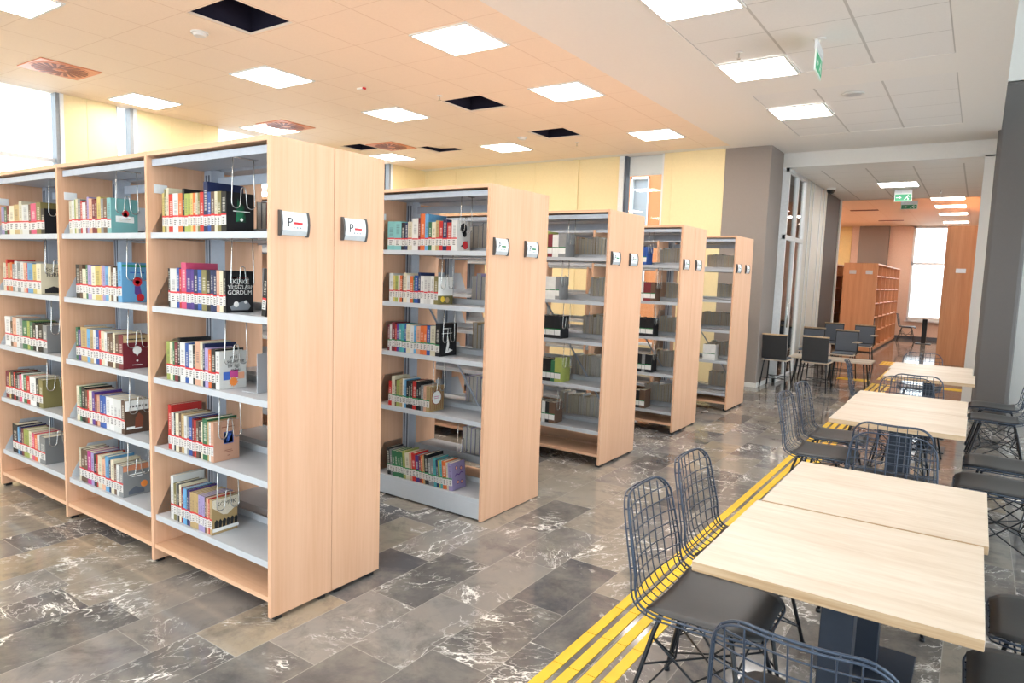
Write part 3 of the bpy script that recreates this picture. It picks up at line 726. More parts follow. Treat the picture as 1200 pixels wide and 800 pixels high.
row(0, 'R', 4, -3.46, -3.08, 'white1/.236 olive1/.2 grey.5/.2 black.5/.2 cream.7/.202 maroon.6/.19 sky.8/.19 sky.5/.19 navy.6/.19 purple.5/.19 tan.7/.185 tan.7/.185 tan.7/.185 tan.7/.185 lilac.7/.185 lilac.7/.185 lilac.7/.185 brown.5/.185 peach.7/.185 red.4/.185 tan.7/.182')
row(0, 'M', 0, -4.545, -4.033, 'cream.8/.19 white.8/.195 lime.4/.2 cream.6/.205 grey.8/.2 red.5/.19 white1/.18 maroon.4/.19 lilac.5/.21 peach.9/.2 maroon.8/.195 maroon.6/.19 yellow1/.205 grey.7/.195 brown1/.195 lightteal1.1/.197')
row(0, 'M', 1, -4.481, -3.930, 'black1/.2 brown.8/.2 cream1/.175 green.5/.2 lilac1/.2 cream1/.195 yellow1.4/.195 peach.5/.2 lilac.7/.2 sky.8/.195 cream.6/.195 brown.6/.2 white.7/.19 black.4/.2 sky1/.222')
row(0, 'M', 2, -4.506, -3.935, 'green.6/.2 purple.7/.188 tan1.6/.205 sky.8/.2 tan.8/.2 white.6/.2 blue.8/.2 red.5/.2 cream.8/.2 white.6/.195 brown.7/.192 brown.7/.192 cream.5/.2 brown.8/.192 maroon1/.195')
row(0, 'M', 3, -4.518, -3.933, 'cream.8/.212 green.5/.21 black1/.21 brown.6/.2 red.4/.2 cream.8/.2 purple.7/.2 maroon.6/.185 peach.7/.185 blue.8/.19 blue.8/.19 white1/.192 white.9/.192 white.9/.192 white.9/.192 brown.8/.192')
row(0, 'M', 4, -4.508, -3.969, 'cream.5/.205 brown.9/.2 brown.9/.2 magenta1/.202 lilac.7/.2 black.7/.195 red.4/.2 cream1/.2 peach.9/.185 sky.9/.21 navy.5/.19 cream.8/.2 brown.6/.182 white.6/.182 grey1/.185')
row(0, 'L', 0, -5.56, -4.886, 'lilac.7/.185 green.6/.185 maroon.6/.19 cream1.2/.19 tan1.2/.195 cream.7/.215 white1.5/.19 brown.5/.19 pink1.2/.195 olive1/.2 black.8/.16')
row(0, 'L', 1, -5.566, -4.967, 'cream.7/.19 red.4/.215 tan.6/.19 orange.5/.195 grey.6/.185 white.6/.205 grey.8/.195 white.7/.2 peach.6/.195 red.3/.195 sky1.2/.195 yellow.8/.19 cream1/.195')
row(0, 'L', 2, -5.574, -4.909, 'white1.2/.2 brown.5/.17 peach.8/.2 white.7/.195 grey.6/.2 green1/.188 lime.5/.19 green.6/.188 black.6/.185 white.4/.17 black1/.185 grey.8/.18')
row(0, 'L', 3, -5.597, -5.002, 'maroon.9/.188 yellow.4/.18 black.8/.195 red.4/.19 black.6/.19 grey.5/.18 pink.6/.185 white.4/.195 green.8/.19 red.8/.19 white1.5/.19 black.7/.188 olive.9/.188')
row(0, 'L', 4, -5.515, -4.993, 'black1.2/.2 sky.4/.19 navy.5/.2 maroon.5/.19 lime1.2/.192 cream.6/.19 pink.6/.185 orange.6/.18 white.5/.185 grey1.2/.182')
# the second bookcase
row(1, 'R', 0, -3.499, -2.866, 'lightteal1.3/.2 lightteal1.3/.2 black.7/.19 navy.5/.19 cream.8/.195 white1.1/.217 maroon.4/.22 orange.8/.248 sky.6/.245 green.6/.19 cream.7/.19 tan.6/.2 red.6/.195 navy.7/.205 red.8/.185 white.9/.2')
row(1, 'R', 1, -3.475, -3.018, 'white1/.2 yellow.5/.185 lime.8/.185 white.4/.19 orange.6/.187 black.3/.185 cream.9/.205 white.8/.19 orange.8/.185 green.3/.185 blue.9/.19 navy.6/.212 white.9/.19 white.8/.19 white.8/.19 white.8/.19 olive1/.19', sticker='red')
row(1, 'R', 2, -3.484, -2.992, 'maroon.5/.185 white.5/.19 maroon.8/.205 red.4/.19 purple.5/.2 teal.7/.2 teal.7/.2 blue.4/.2 cream1/.2 white.8/.195 sky.6/.195 peach.9/.195 orange.8/.2 orange.7/.2 blue.8/.205 cream1.2/.205 black1/.225', sticker='green')
row(1, 'R', 3, -3.467, -3.073, 'red.9/.178 cream.9/.215 brown.4/.19 lime.9/.19 tan.8/.205 white.5/.205 sky.5/.2 black.6/.195 black.6/.195 black.5/.195 red1/.2 black.6/.2 black.6/.2 grey.7/.18 peach.7/.178 tan.9/.178', sticker='green')
row(1, 'R', 4, -3.462, -2.845, 'black.8/.2 grey.5/.19 green.7/.185 green.7/.185 green.7/.185 green.6/.185 lime.6/.2 cream1/.19 peach.6/.195 red.9/.2 purple.8/.19 maroon.5/.19 orange.4/.2 tan.4/.2 black.9/.21 grey.6/.19 grey.6/.19 teal.6/.2 navy.5/.19 lime.4/.19 teal.5/.195 orange.9/.195 cream.4/.19 lilac.9/.19', sticker='green', lean=-.10)
# the third to fifth bookcases
row(2, 'R', 0, -3.50, -3.008, 'tan.9 cream.8 white.7 cream1/.19 white1/.2 lime.6/.225 maroon.8/.2 white1/.195 grey1.2/.205', 'green')
row(2, 'R', 1, -3.50, -3.055, 'brown.8 navy.6 black.5/.2 cream.8/.19 maroon1/.2 tan1/.19 navy.4/.19 white1.2/.2 white1.2/.2 grey.8/.2', 'green')
row(2, 'R', 2, -3.50, -3.026, 'olive.9 green.9 green.8/.19 black.6/.19 cream.9/.2 black1/.2 black.7/.2 black.7/.2 black1/.2', 'green')
row(2, 'R', 3, -3.50, -3.007, 'brown.8 red.9 red1/.2 grey.5/.19 white.6/.2 black.8/.2 black.7/.2 black.7/.2 green.6/.19 lime1/.22', 'green')
row(2, 'R', 4, -3.50, -3.052, 'blue.9 navy.8 navy.8/.2 black.5/.19 white.5/.19 black.5/.19 white.5/.19 black.5/.19 brown.8/.19', 'green')
row(3, 'R', 0, -3.22, -2.965, 'white.9/.2 black.6 white.8/.2 black.5/.2 blue1/.19', 'green')
row(3, 'R', 1, -3.22, -2.845, 'cream.8 orange1/.2 red1.2/.2 white.7/.205 teal.4/.2 white.5/.2 maroon1.6/.2 brown1/.19', 'green')
row(3, 'R', 2, -3.22, -2.848, 'grey.8 white1/.22 black.9/.2 black.7/.19 black1/.2', 'green')
row(3, 'R', 3, -3.22, -2.845, 'navy.9 black1/.19 black.8/.19 black.8/.19 grey.5/.19 black1/.19', 'green')
row(3, 'R', 4, -3.20, -2.900, 'black1/.19 brown1/.19 black1/.19 brown.8/.2', 'green', sup=False)
row(4, 'R', 3, -2.86, -2.70, 'white1/.2 white1/.2 white1.2/.2', 'green', sup=False)

# cover pictures on the face of the outermost book of some rows: (right face of the book, +x)
def cover_art(key, paint, mats):
    o, w_, h, d = LAST[key]
    m = MB()
    class A:  # helpers in cover coordinates: s across (0 spine edge .. d), t up
        def rect(_, s0, t0, s1, t1, mi, e=.0006): m.box(w_ , s0, t0, w_ + e, s1, t1, mi)
        def poly(_, pts, mi, e=.0008): m.prism(pts, yz, w_, w_ + e, mi)
        def disc(_, s, t, r, mi, e=.0009, n=14): m.prism([(s + r * math.cos(2 * PI * k / n), t + r * math.sin(2 * PI * k / n)) for k in range(n)], yz, w_, w_ + e, mi)
        def txt(_, body, size, s, t, mi): m.text(body, size, frame((w_ + .0010, s, t), (0, 1, 0), (0, 0, 1)), mi)
    paint(A(), d, h); m.build('front_cover', mats, o)
def a1(a, d, h):                                            # dark picture, short white title line
    for k in range(9): a.poly([(.05 + .006 * k, .05 + .004 * k), (.054 + .006 * k, .05), (.060 + .004 * k, .16 - .004 * k)], 0)
    a.rect(.035, .098, .125, .103, 1); a.disc(.08, .062, .008, 1)
cover_art((0, 'R', 0), a1, ['exit_green', 'whitep'])
def a2(a, d, h):
    a.rect(.012, .01, d - .006, h - .02, 3); a.txt('İKİNCİ', .030, d / 2, .148, 0); a.txt('YILDIZLARI', .026, d / 2, .122, 0); a.txt('GÖRDÜM', .030, d / 2, .096, 0)
    a.poly([(.02, .03), (.06, .045), (.11, .06), (.135, .03), (.12, .012), (.03, .012)], 2); a.disc(.055, .04, .014, 0); a.disc(.105, .05, .008, 0); a.rect(.03, .163, .12, .170, 1)
cover_art((0, 'R', 1), a2, ['whitep', 'red', 'frame_g', 'ink'])
def a3(a, d, h):
    for k, (tx, s) in enumerate((('yeni', .026), ('sözler ve', .026), ('bir ilgi', .026), ('takısı', .024))): a.txt(tx, s, .075 + .012 * (k % 2), .158 - .022 * k, 0)
    a.rect(.02, .045, .055, .085, 1); a.rect(.055, .055, .10, .092, 2); a.rect(.10, .045, .135, .078, 3); a.disc(.075, .034, .019, 4)
    for k in range(12):
        c, s = math.cos(2 * PI * k / 12), math.sin(2 * PI * k / 12); a.poly([(.075 + .018 * c - .004 * s, .034 + .018 * s + .004 * c), (.075 + .018 * c + .004 * s, .034 + .018 * s - .004 * c), (.075 + .028 * c, .034 + .028 * s)], 4)
cover_art((0, 'R', 2), a3, ['ink', 'p_blue', 'p_pinkp', 'p_peach', 'p_orange'])
def a4(a, d, h):
    a.rect(.055, .085, .108, .145, 0); a.rect(.058, .088, .105, .142, 1); a.poly([(.068, .092), (.08, .095), (.10, .135), (.078, .138)], 0); a.poly([(.066, .11), (.072, .09), (.078, .1)], 0)
    a.rect(.06, .05, .10, .0525, 2); a.rect(.055, .042, .105, .0445, 2); a.rect(.075, .022, .088, .025, 2); a.rect(.045, .168, .115, .172, 2)
cover_art((0, 'R', 3), a4, ['p_blue', 'whitep', 'copper_d'])
def a5(a, d, h):
    a.poly([(.004, .14), (.06, .095), (.085, .09), (.15, .13), (.15, .178), (.004, .178)], 0); a.txt('KÖMÜK', .030, .08, .150, 1); a.rect(.055, .128, .11, .132, 1); a.rect(.05, .118, .115, .124, 1)
    for k in range(6): a.poly([(.015 + .022 * k, .03), (.03 + .022 * k, .03), (.035 + .022 * k, .065 - .006 * (k % 2)), (.024 + .022 * k, .075), (.014 + .022 * k, .06)], 1)
    a.rect(.004, .012, .15, .03, 2)
cover_art((0, 'R', 4), a5, ['paper', 'ink', 'whitep'])
def a6(a, d, h):
    a.rect(.025, .065, .125, .100, 0); a.disc(.078, .115, .020, 1); a.disc(.078, .108, .012, 0); a.rect(.045, .082, .105, .086, 2); a.rect(.04, .072, .11, .0745, 2)
cover_art((0, 'M', 0), a6, ['whitep', 'red', 'peach' if False else 'p_peach'])
def a7(a, d, h):
    a.rect(.002, h - .025, d - .002, h - .012, 3); a.disc(.085, .115, .026, 0); a.disc(.085, .112, .013, 4); a.poly([(.07, .09), (.1, .09), (.108, .045), (.085, .03), (.068, .05)], 1); a.disc(.10, .026, .022, 0); a.rect(.045, .163, .075, .169, 2); a.rect(.085, .163, .125, .169, 2)
cover_art((0, 'M', 1), a7, ['red', 'p_purple', 'p_blue', 'exit_green', 'p_orange'])
def a8(a, d, h):
    a.rect(.002, .150, d - .002, h - .002, 0); a.rect(.02, .165, .125, .172, 1); a.disc(.078, .105, .024, 2); a.poly([(.068, .09), (.088, .09), (.078, .070)], 2); a.disc(.078, .045, .006, 2); a.rect(.05, .02, .105, .023, 2)
cover_art((0, 'M', 2), a8, ['p_tan', 'ink', 'whitep'])
def a9(a, d, h):
    a.rect(.002, h - .06, d - .002, h - .002, 0); [a.rect(.025 + .018 * k, h - .042, .036 + .018 * k, h - .03, 1) for k in range(6)]; a.poly([(.055, .03), (.10, .03), (.105, .09), (.08, .12), (.06, .09)], 2); a.rect(.01, .025, .095, .04, 0)
cover_art((0, 'M', 3), a9, ['whitep', 'ink', 'copper_d'])
def a10(a, d, h):
    a.rect(.002, h - .035, d - .002, h - .002, 0); a.rect(.035, .124, .125, .130, 1); a.rect(.05, .112, .11, .117, 1); a.poly([(.03, .03), (.07, .055), (.12, .03), (.12, .01), (.03, .01)], 2); a.disc(.12, .06, .02, 3)
cover_art((0, 'M', 4), a10, ['copper', 'whitep', 'slot', 'p_orange'])
def a11(a, d, h):
    a.txt('Sci-Ci', .036, .07, .155, 0); a.txt('TURK', .036, .07, .122, 0); a.poly([(.02, .03), (.07, .05), (.14, .03), (.14, .006), (.02, .006)], 0)
cover_art((0, 'L', 1), a11, ['ink'])
def a12(a, d, h):
    a.disc(.07, .15, .035, 1); a.disc(.08, .115, .022, 1); a.disc(.09, .04, .028, 0); a.poly([(.04, .03), (.12, .025), (.11, .07)], 1)
cover_art((1, 'R', 0), a12, ['red', 'ink'])
def a13(a, d, h): a.rect(.0, .06, d - .002, h - .002, 0); a.disc(.05, .035, .02, 1); a.disc(.1, .03, .02, 2)
cover_art((1, 'R', 1), a13, ['whitep', 'p_yellowp', 'p_tan'])
def a14(a, d, h):
    a.rect(.03, .188, .12, .192, 0); a.rect(.02, .155, .13, .158, 0); a.poly([(.06, .02), (.085, .02), (.10, .08), (.085, .14), (.078, .09)], 0); a.poly([(.085, .02), (.14, .035), (.10, .05)], 0)
cover_art((1, 'R', 2), a14, ['whitep'])
def a15(a, d, h):
    for k in range(9): a.rect(.008 + .016 * k, .01, .012 + .016 * k, h - .01, 1)
    a.disc(.075, .095, .052, 1, .0010, 20); a.disc(.075, .095, .046, 0, .0012, 20); a.rect(.045, .10, .105, .104, 2, .0014); a.rect(.05, .088, .1, .092, 2, .0014)
cover_art((1, 'R', 3), a15, ['whitep', 'copper_d', 'p_pinkp'])
def a16(a, d, h):
    a.poly([(.03, .09), (.05, .105), (.075, .095), (.10, .11), (.125, .10), (.125, .105), (.10, .117), (.075, .102), (.05, .112), (.03, .097)], 0)
    for s, t_ in ((.05, .15), (.1, .14), (.06, .05), (.1, .045)): a.disc(s, t_, .014, 0); a.disc(s, t_, .010, 1, .0012)
cover_art((1, 'R', 4), a16, ['p_purple', 'p_peach'])
# the black book leaning against the end panel
o = make_book(-2.655, B1[1] + .034, B1[4][1] + .001, .030, .215, .15, 'black', 'black book leaning against the end panel on second shelf of nearest bookcase', 'leaning book', 'red', .10)
o.location = (-2.672, B1[1] + .034, B1[4][1] + .0045)
# metal book end at the right of the middle shelf
m = MB().box(-.001, .0, 0, .002, .18, .19).box(-.10, .0, 0, 0, .18, .003)
o = m.build('book_end', 'shelf'); o.location = (-2.80, B1[1] + .10, B1[4][2] + .001); o.rotation_euler = (0, -.16, 0)
o.rotation_euler = (0, 0, .12); tag(o, 'pale grey metal book end standing alone on middle shelf of nearest bookcase', 'book end')

# books standing on the far faces: page edges turned to the viewer
mb = MB(); rr = random.Random(3)
def stuffrow(ci, si, x0, x1, hmin=.185, hmax=.21):
    X, Y, D, J, zs, nb, sk = CASES[ci]; x = x0
    while x < x1:
        w_ = rr.uniform(.016, .038); h = rr.uniform(hmin, hmax); k = rr.choice((0, 0, 0, 1, 1, 2, 3, 4)); yb = Y + D - .036; z = zs[si] + .001
        mb.box(x, yb - .155, z, x + .002, yb, z + h, k); mb.box(x + w_ - .003, yb - .155, z, x + w_ - .001, yb, z + h, k); mb.box(x + .002, yb - .002, z, x + w_ - .003, yb, z + h, k)
        mb.box(x + .002, yb - .151, z + .003, x + w_ - .003, yb - .002, z + h - .003, 5 if k % 2 else 6); x += w_
for si, (a, b) in enumerate(((-3.25, -2.85), (-3.0, -2.86), (-3.06, -2.82), (-3.17, -2.84), (-3.28, -2.86))): stuffrow(2, si, a, b)
for si, (a, b) in enumerate(((-3.02, -2.66), (-2.92, -2.70), (-3.0, -2.70), (-3.02, -2.72), (-3.12, -2.74))): stuffrow(3, si, a, b)
for si, (a, b) in enumerate(((-3.05, -2.57), (-2.88, -2.60), (-3.08, -2.60), (-2.95, -2.62), (-2.93, -2.62))): stuffrow(4, si, a, b)
def faredges(ci, si, x0, x1, spec):
    X, Y, D, J, zs, nb, sk = CASES[ci]; bk = parse(spec); u = (x1 - x0) / sum(b[1] for b in bk); x = x0
    z = (zs[si] if not (sk and si == 4) else .276) + .001; yb = Y + D - .036
    for c, wd, hh in bk:
        w_ = wd * u - .0008; h = hh or .20 + rr.uniform(-.008, .008); k = 8 + FARM.index(c)
        mb.box(x, yb - .155, z, x + .002, yb, z + h, k).box(x + w_ - .002, yb - .155, z, x + w_, yb, z + h, k).box(x + .002, yb - .002, z, x + w_ - .002, yb, z + h, k)
        mb.box(x + .002, yb - .151, z + .003, x + w_ - .002, yb - .002, z + h - .003, 5); x += wd * u
faredges(0, 0, -3.36, -3.15, 'brown1 grey1 maroon.8 grey1 grey1')
faredges(1, 0, -3.15, -2.85, 'grey1 grey1 white.8 navy1/.22 white.8 white.8 navy.8')
faredges(1, 1, -3.10, -2.90, 'white1 lilac1/.22 grey1 white1 black.6')
faredges(1, 2, -3.08, -2.90, 'tan1.2/.21 tan1 grey1 blue1/.2 grey.8')
faredges(1, 3, -3.13, -2.87, 'lilac1 grey1 white1 lilac1 grey1 grey1 white.8 grey.8')
faredges(1, 4, -3.15, -2.93, 'lilac1 grey1 lilac1 grey1 purple.6 white.8')
b_ = len(mb.v); mb.v += FAR.v; mb.f += [[q + b_ for q in f] for f in FAR.f]; mb.m += [8 + k for k in FAR.m]
o = mb.build('books', ['alu', 'greypaper', 'paper', 'p_tan', 'pink_wall', 'greypaper', 'paper', 'ink'] + ['far_' + k for k in PAL] + ['paper', 'whitep', 'greenp'])
o['kind'] = 'stuff'; tag(o, 'remaining small books on the rear bookcases and on the far faces', 'books')

# ================================================================== TACTILE STRIPS
def strip(x0, y0, x1, y1, label, group, seg=0.30):
    m = MB(); L_ = max(x1 - x0, y1 - y0); n = max(1, round(L_ / seg)); g = .002
    for k in range(n):
        a, b = k / n, (k + 1) / n
        if y1 - y0 > x1 - x0: m.box(x0, y0 + L_ * a + g, 0, x1, y0 + L_ * b - g, .004)
        else: m.box(x0 + L_ * a + g, y0, 0, x0 + L_ * b - g, y1, .004)
    o = m.build('floor_strip', 'stripe'); tag(o, label, 'tactile strip', group)
PL = ['outermost left', 'second from left', 'third from left', 'rightmost']
for k in range(4):
    strip(-1.367 + .0775 * k, .6, -1.318 + .0775 * k, 12.85, 'yellow tactile floor strip along the tables, %s of four' % PL[k], 'yellow tactile strips')
    strip(-1.367 + .0775 * k, 13.45, -1.318 + .0775 * k, 16.0, 'short yellow tactile strip beyond the crossing, %s of four' % PL[k], 'yellow tactile strips beyond crossing')
    strip(-.98, 13.0 + .0775 * k, -.1, 13.049 + .0775 * k, 'yellow tactile strip crossing under far table, %s of four' % ['nearest', 'second nearest', 'third nearest', 'farthest'][k], 'yellow cross strips')
    strip(-1.95, 13.0 + .0775 * k, -1.45, 13.049 + .0775 * k, 'short yellow tactile strip toward the padded chairs, %s of four' % ['nearest', 'second nearest', 'third nearest', 'farthest'][k], 'yellow cross strips left')
m = MB().box(-1.62, 16.1, 0, -1.0, 16.9, .004)
for i in range(9):
    for j in range(11): m.disc(-1.58 + .068 * i, 16.14 + .072 * j, .004, .009, .018, 8)
tag(m.build('tactile_pad', 'stripe'), 'yellow studded tactile pad at entrance of the back room', 'tactile pad')

# ================================================================== TABLES
def table_proto():
    t = empty('table')
    a, b = .384, .382
    m = MB().box(-a, -b, .7195, a, b, .750, 0)
    top = m.build('table_top', 'oak', t, bevel=.0015)
    MB().box(-a + .001, -b - .0008, .7195 , a - .001, -b, .7492).build('edge_band', 'oak_edge', top)
    MB().box(-a + .001, b, .7195, a - .001, b + .0008, .7492).build('edge_band', 'oak_edge', top)
    MB().box(-.05, -.05, .012, .05, .05, .715).build('column', 'pedestal', t, bevel=.004)
    MB().box(-.20, -.20, .711, .20, .20, .7195).build('mounting_plate', 'pedestal', t)
    MB().box(-.185, -.185, .0, .185, .185, .012).build('base_plate', 'pedestal', t, bevel=.003)
    return t
t0 = table_proto()
for i, (x, y, lb) in enumerate(((-.297, 2.436, 'nearest pale oak cafe table'), (-.282, 3.216, 'pale oak cafe table pushed against far edge of nearest one'),
        (-.378, 5.29, 'pale oak table forming near half of the middle pair'), (-.384, 6.06, 'pale oak table forming far half of the middle pair'),
        (-.345, 8.08, 'pale oak table forming near half of farthest pair'), (-.371, 8.85, 'pale oak table forming far half of farthest pair'))):
    o = t0 if i == 0 else dup(t0); o.location = (x, y, 0); tag(o, lb, 'table', 'pale oak tables along the aisle')

# ================================================================== WIRE CHAIRS
def wire_chair_proto():
    prof = [(.235, .436), (.20, .449), (.10, .452), (0, .449), (-.10, .447), (-.165, .452), (-.205, .474), (-.228, .515), (-.243, .58), (-.258, .66), (-.275, .755), (-.292, .845)]
    P = []
    for i in range(len(prof) - 1):                          # Catmull-Rom resample
        p0, p1, p2, p3 = prof[max(i - 1, 0)], prof[i], prof[i + 1], prof[min(i + 2, len(prof) - 1)]
        for k in range(6):
            s = k / 6; P.append(tuple(.5 * (2 * p1[c] + (p2[c] - p0[c]) * s + (2 * p0[c] - 5 * p1[c] + 4 * p2[c] - p3[c]) * s * s + (3 * p1[c] - p0[c] - 3 * p2[c] + p3[c]) * s ** 3) for c in (0, 1)))
    P.append(prof[-1])
    S = [0]
    for i in range(1, len(P)): S.append(S[-1] + math.dist(P[i], P[i - 1]))
    LT = S[-1]
    def at(s):
        s = min(max(s, 0), LT); i = 0
        while i < len(S) - 2 and S[i + 1] < s: i += 1
        f = (s - S[i]) / (S[i + 1] - S[i]); x = P[i][0] + f * (P[i + 1][0] - P[i][0]); z = P[i][1] + f * (P[i + 1][1] - P[i][1])
        a, b = P[max(i - 1, 0)], P[min(i + 2, len(P) - 1)]; tx, tz = b[0] - a[0], b[1] - a[1]; l = math.hypot(tx, tz)
        return x, z, tz / l, -tx / l                       # point and the normal toward the sitter
    def half(s):
        f = s / LT; return .225 - .030 * max(0, (f - .5) / .5) ** 1.5 - .012 * max(0, (.12 - f) / .12)
    RC = .085
    def lim(s):                                              # half width with rounded corners
        w_ = half(s); d = min(s, LT - s)
        return w_ - (RC - math.sqrt(max(0, RC * RC - (RC - d) ** 2))) if d < RC else w_
    def pt(u, s, off=0):
        x, z, nx, nz = at(s); f = s / LT
        cup = (.012 + .030 * min(1, max(0, (f - .42) / .25))) * (u / .22) ** 2 + off
        return (x + nx * cup, u, z + nz * cup)
    m = MB()
    rim = []
    N = 46
    for i in range(N + 1): s = RC * .0 + LT * (1 - math.cos(PI * i / N)) / 2; rim.append((lim(s), s))
    right = [(u, s) for u, s in rim]; left = [(-u, s) for u, s in rim][::-1]
    topu = lim(LT); loop = right + [(topu * (1 - 2 * k / 8), LT) for k in range(1, 8)] + left + [(-lim(0) * (1 - 2 * k / 8), 0) for k in range(1, 8)]
    loop = [q for i, q in enumerate(loop) if math.dist(q, loop[i - 1]) > 1e-4]
    m.tube([pt(u, s) for u, s in loop], .0044, 6, 0, True)
    m.tube([pt(u, s, -.016) for u, s in loop], .0034, 6, 0, True)
    acc = 0
    for i in range(len(loop)):
        acc += math.dist(loop[i], loop[i - 1])
        if acc > .055: acc = 0; m.tube([pt(*loop[i]), pt(loop[i][0], loop[i][1], -.016)], .003, 5)
    for k in range(1, 9):
        u = -.225 + .45 * k / 9
        ss = [LT * i / 60 for i in range(61) if lim(LT * i / 60) >= abs(u)]
        m.tube([pt(u, s) for s in ss], .0026, 5)
    ns = 17
    for k in range(1, ns):
        s = LT * k / ns; w_ = lim(s); m.tube([pt(-w_ + 2 * w_ * i / 14, s, .003) for i in range(15)], .0026, 5)
    t = empty('wire_chair')
    m.build('wire_shell', 'wire', t, True)
    # cushion
    c = MB(); rows = []
    s1 = [x for x in S if at(x)[0] < -.150][0]; n = 12
    for top in (0, 1):
        for i in range(n + 1):
            s = .012 + (s1 - .012) * i / n; w_ = lim(s) - .006
            rows.append([pt(-w_ + 2 * w_ * j / 10, s, .006 + (.008 * (1 - abs(j / 5 - 1) ** 6) * (1 - abs(2 * i / n - 1) ** 8) + .004 if top else 0)) for j in range(11)])
    c.v = [p for r_ in rows for p in r_]
    for b in (0, n + 1):
        for i in range(n):
            for j in range(10):
                q = [(b + i) * 11 + j, (b + i) * 11 + j + 1, (b + i + 1) * 11 + j + 1, (b + i + 1) * 11 + j]; c.face(q if b else q[::-1], 0)
    B_ = [j for j in range(11)] + [i * 11 + 10 for i in range(1, n + 1)] + [n * 11 + j for j in range(9, -1, -1)] + [i * 11 for i in range(n - 1, 0, -1)]
    o_ = (n + 1) * 11
    for i in range(len(B_)): a, b = B_[i], B_[(i + 1) % len(B_)]; c.face([a, b, b + o_, a + o_], 0)
    c.build('seat_cushion', 'pad', t, True)
    legs = []
    for sx in (1, -1):
        for sy in (1, -1):
            p = [(sx * .10, sy * .12, .436), (sx * .125, sy * .14, .425), (sx * .145, sy * .158, .36), (sx * .20, sy * .205, .12), (sx * .225, sy * .225, .010)]
            legs.append(p); l = MB().tube(p, .0085, 8).disc(p[-1][0], p[-1][1], 0, .018, .012, 10); l.build('leg', 'legm', t, True)
    b = MB()
    def along(p, z):
        for i in range(len(p) - 1):
            if p[i + 1][2] <= z <= p[i][2]:
                f = (p[i][2] - z) / (p[i][2] - p[i + 1][2]); return tuple(p[i][c] + f * (p[i + 1][c] - p[i][c]) for c in range(3))
    for i, j in ((0, 1), (1, 3), (3, 2), (2, 0)):
        mid = tuple((along(legs[i], .2)[c] + along(legs[j], .2)[c]) / 2 * (.62 if c < 2 else 1) for c in range(3))
        for q in (i, j): b.tube([along(legs[q], .345), mid], .0042, 6); b.tube([along(legs[q], .09), mid], .0042, 6)
    for i, j in ((0, 3), (1, 2)): b.tube([along(legs[i], .24), along(legs[j], .24)], .0042, 6)
    ring = [(.10, .12, .437), (-.10, .12, .437), (-.10, -.12, .437), (.10, -.12, .437)]; b.tube(ring, .006, 6, 0, True)
    b.build('brace', 'legm', t)
    return t
c0 = wire_chair_proto()
GC = 'black wire chairs around the aisle tables'
for i, (x, y, rz, lb) in enumerate((
    (-.728, 2.41, 0, 'wire chair with black seat at left of nearest table, standing over the yellow strips'),
    (-.755, 2.98, 0, 'wire chair second along left side, mostly hidden by the nearest pair of tables'),
    (-.262, 1.845, PI / 2, 'wire chair cut off by bottom edge, its back toward the viewer'),
    (.295, 2.44, PI, 'black seated wire chair at lower right corner, nearest on right side'),
    (.36, 2.97, PI, 'black seated wire chair second from lower right corner'),
    (-.31, 3.82, -PI / 2, 'wire chair at far end of nearest table pair, facing the viewer'),
    (-.345, 4.70, PI / 2, 'wire chair at near end of middle table pair, behind another wire chair'),
    (-.835, 5.15, 0, 'nearer of two wire chairs left of the middle table pair'),
    (-.845, 5.78, 0, 'farther of two wire chairs left of the middle table pair'),
    (.20, 4.98, PI, 'nearer of two black seats right of the middle table pair'),
    (.24, 5.62, PI, 'farther of two black seats right of the middle table pair'),
    (-.46, 6.62, -PI / 2, 'wire chair at far end of middle table pair, facing the viewer'),
    (-.40, 7.42, PI / 2, 'wire chair at near end of farthest table pair, its back toward the viewer'),
    (-.82, 7.98, .12, 'wire chair left of farthest table pair, seen from the side'),
    (.24, 7.62, PI, 'nearer of two black seats in front of right grey column'),
    (.24, 8.42, PI, 'farther of two black seats in front of right grey column'),
    (-.50, 9.38, -PI / 2, 'wire chair at far end of farthest table pair'))):
    o = c0 if i == 0 else dup(c0); o.location = (x, y, 0); o.rotation_euler = (0, 0, rz); tag(o, lb, 'chair', GC)

# ================================================================== PADDED TABLET CHAIRS
def tablet_chair():
    t = empty('tablet_chair')                                # faces +x
    MB().box(-.20, -.19, .435, .24, .19, .452).build('seat', 'oak', t, bevel=.006)
    MB().box(-.17, -.17, .452, .20, .17, .478).build('seat_pad', 'grey_pad', t, bevel=.01)
    m = MB().prism([(-.215, .47), (-.195, .47), (-.235, .84), (-.255, .84)], lambda p, y: (p[0], y, p[1]), -.185, .185)
    m.build('backrest', 'pad', t, bevel=.005)
    MB().prism([(-.193, .49), (-.178, .49), (-.214, .815), (-.229, .815)], lambda p, y: (p[0], y, p[1]), -.17, .17).build('back_pad', 'grey_pad', t, bevel=.006)
    MB().box(-.262, -.19, .836, -.228, .19, .858).build('top_rail', 'oak_edge', t, bevel=.004)
    for sx in (1, -1):
        for sy in (1, -1): MB().tube([(sx * .15, sy * .15, .436), (sx * .16, sy * .16, .40), (sx * .225, sy * .19, .0)], .010, 8).build('leg', 'legm', t, True)
    MB().tube([(.2, .18, .16), (.2, -.18, .16)], .005, 6).tube([(-.2, .18, .16), (-.2, -.18, .16)], .005, 6).tube([(.2, .18, .16), (-.2, -.18, .16)], .005, 6).tube([(.2, -.18, .16), (-.2, .18, .16)], .005, 6).build('brace', 'legm', t)
    MB().tube([(.02, .185, .44), (.02, .215, .5), (.02, .215, .66)], .010, 8).build('tablet_arm', 'legm', t)
    MB().prism([(-.08, .16), (.14, .14), (.16, .24), (-.05, .27), (-.09, .24)], lambda p, z: (p[0], p[1], z), .66, .675).build('writing_tablet', 'oak', t)
    return t
p0 = tablet_chair()
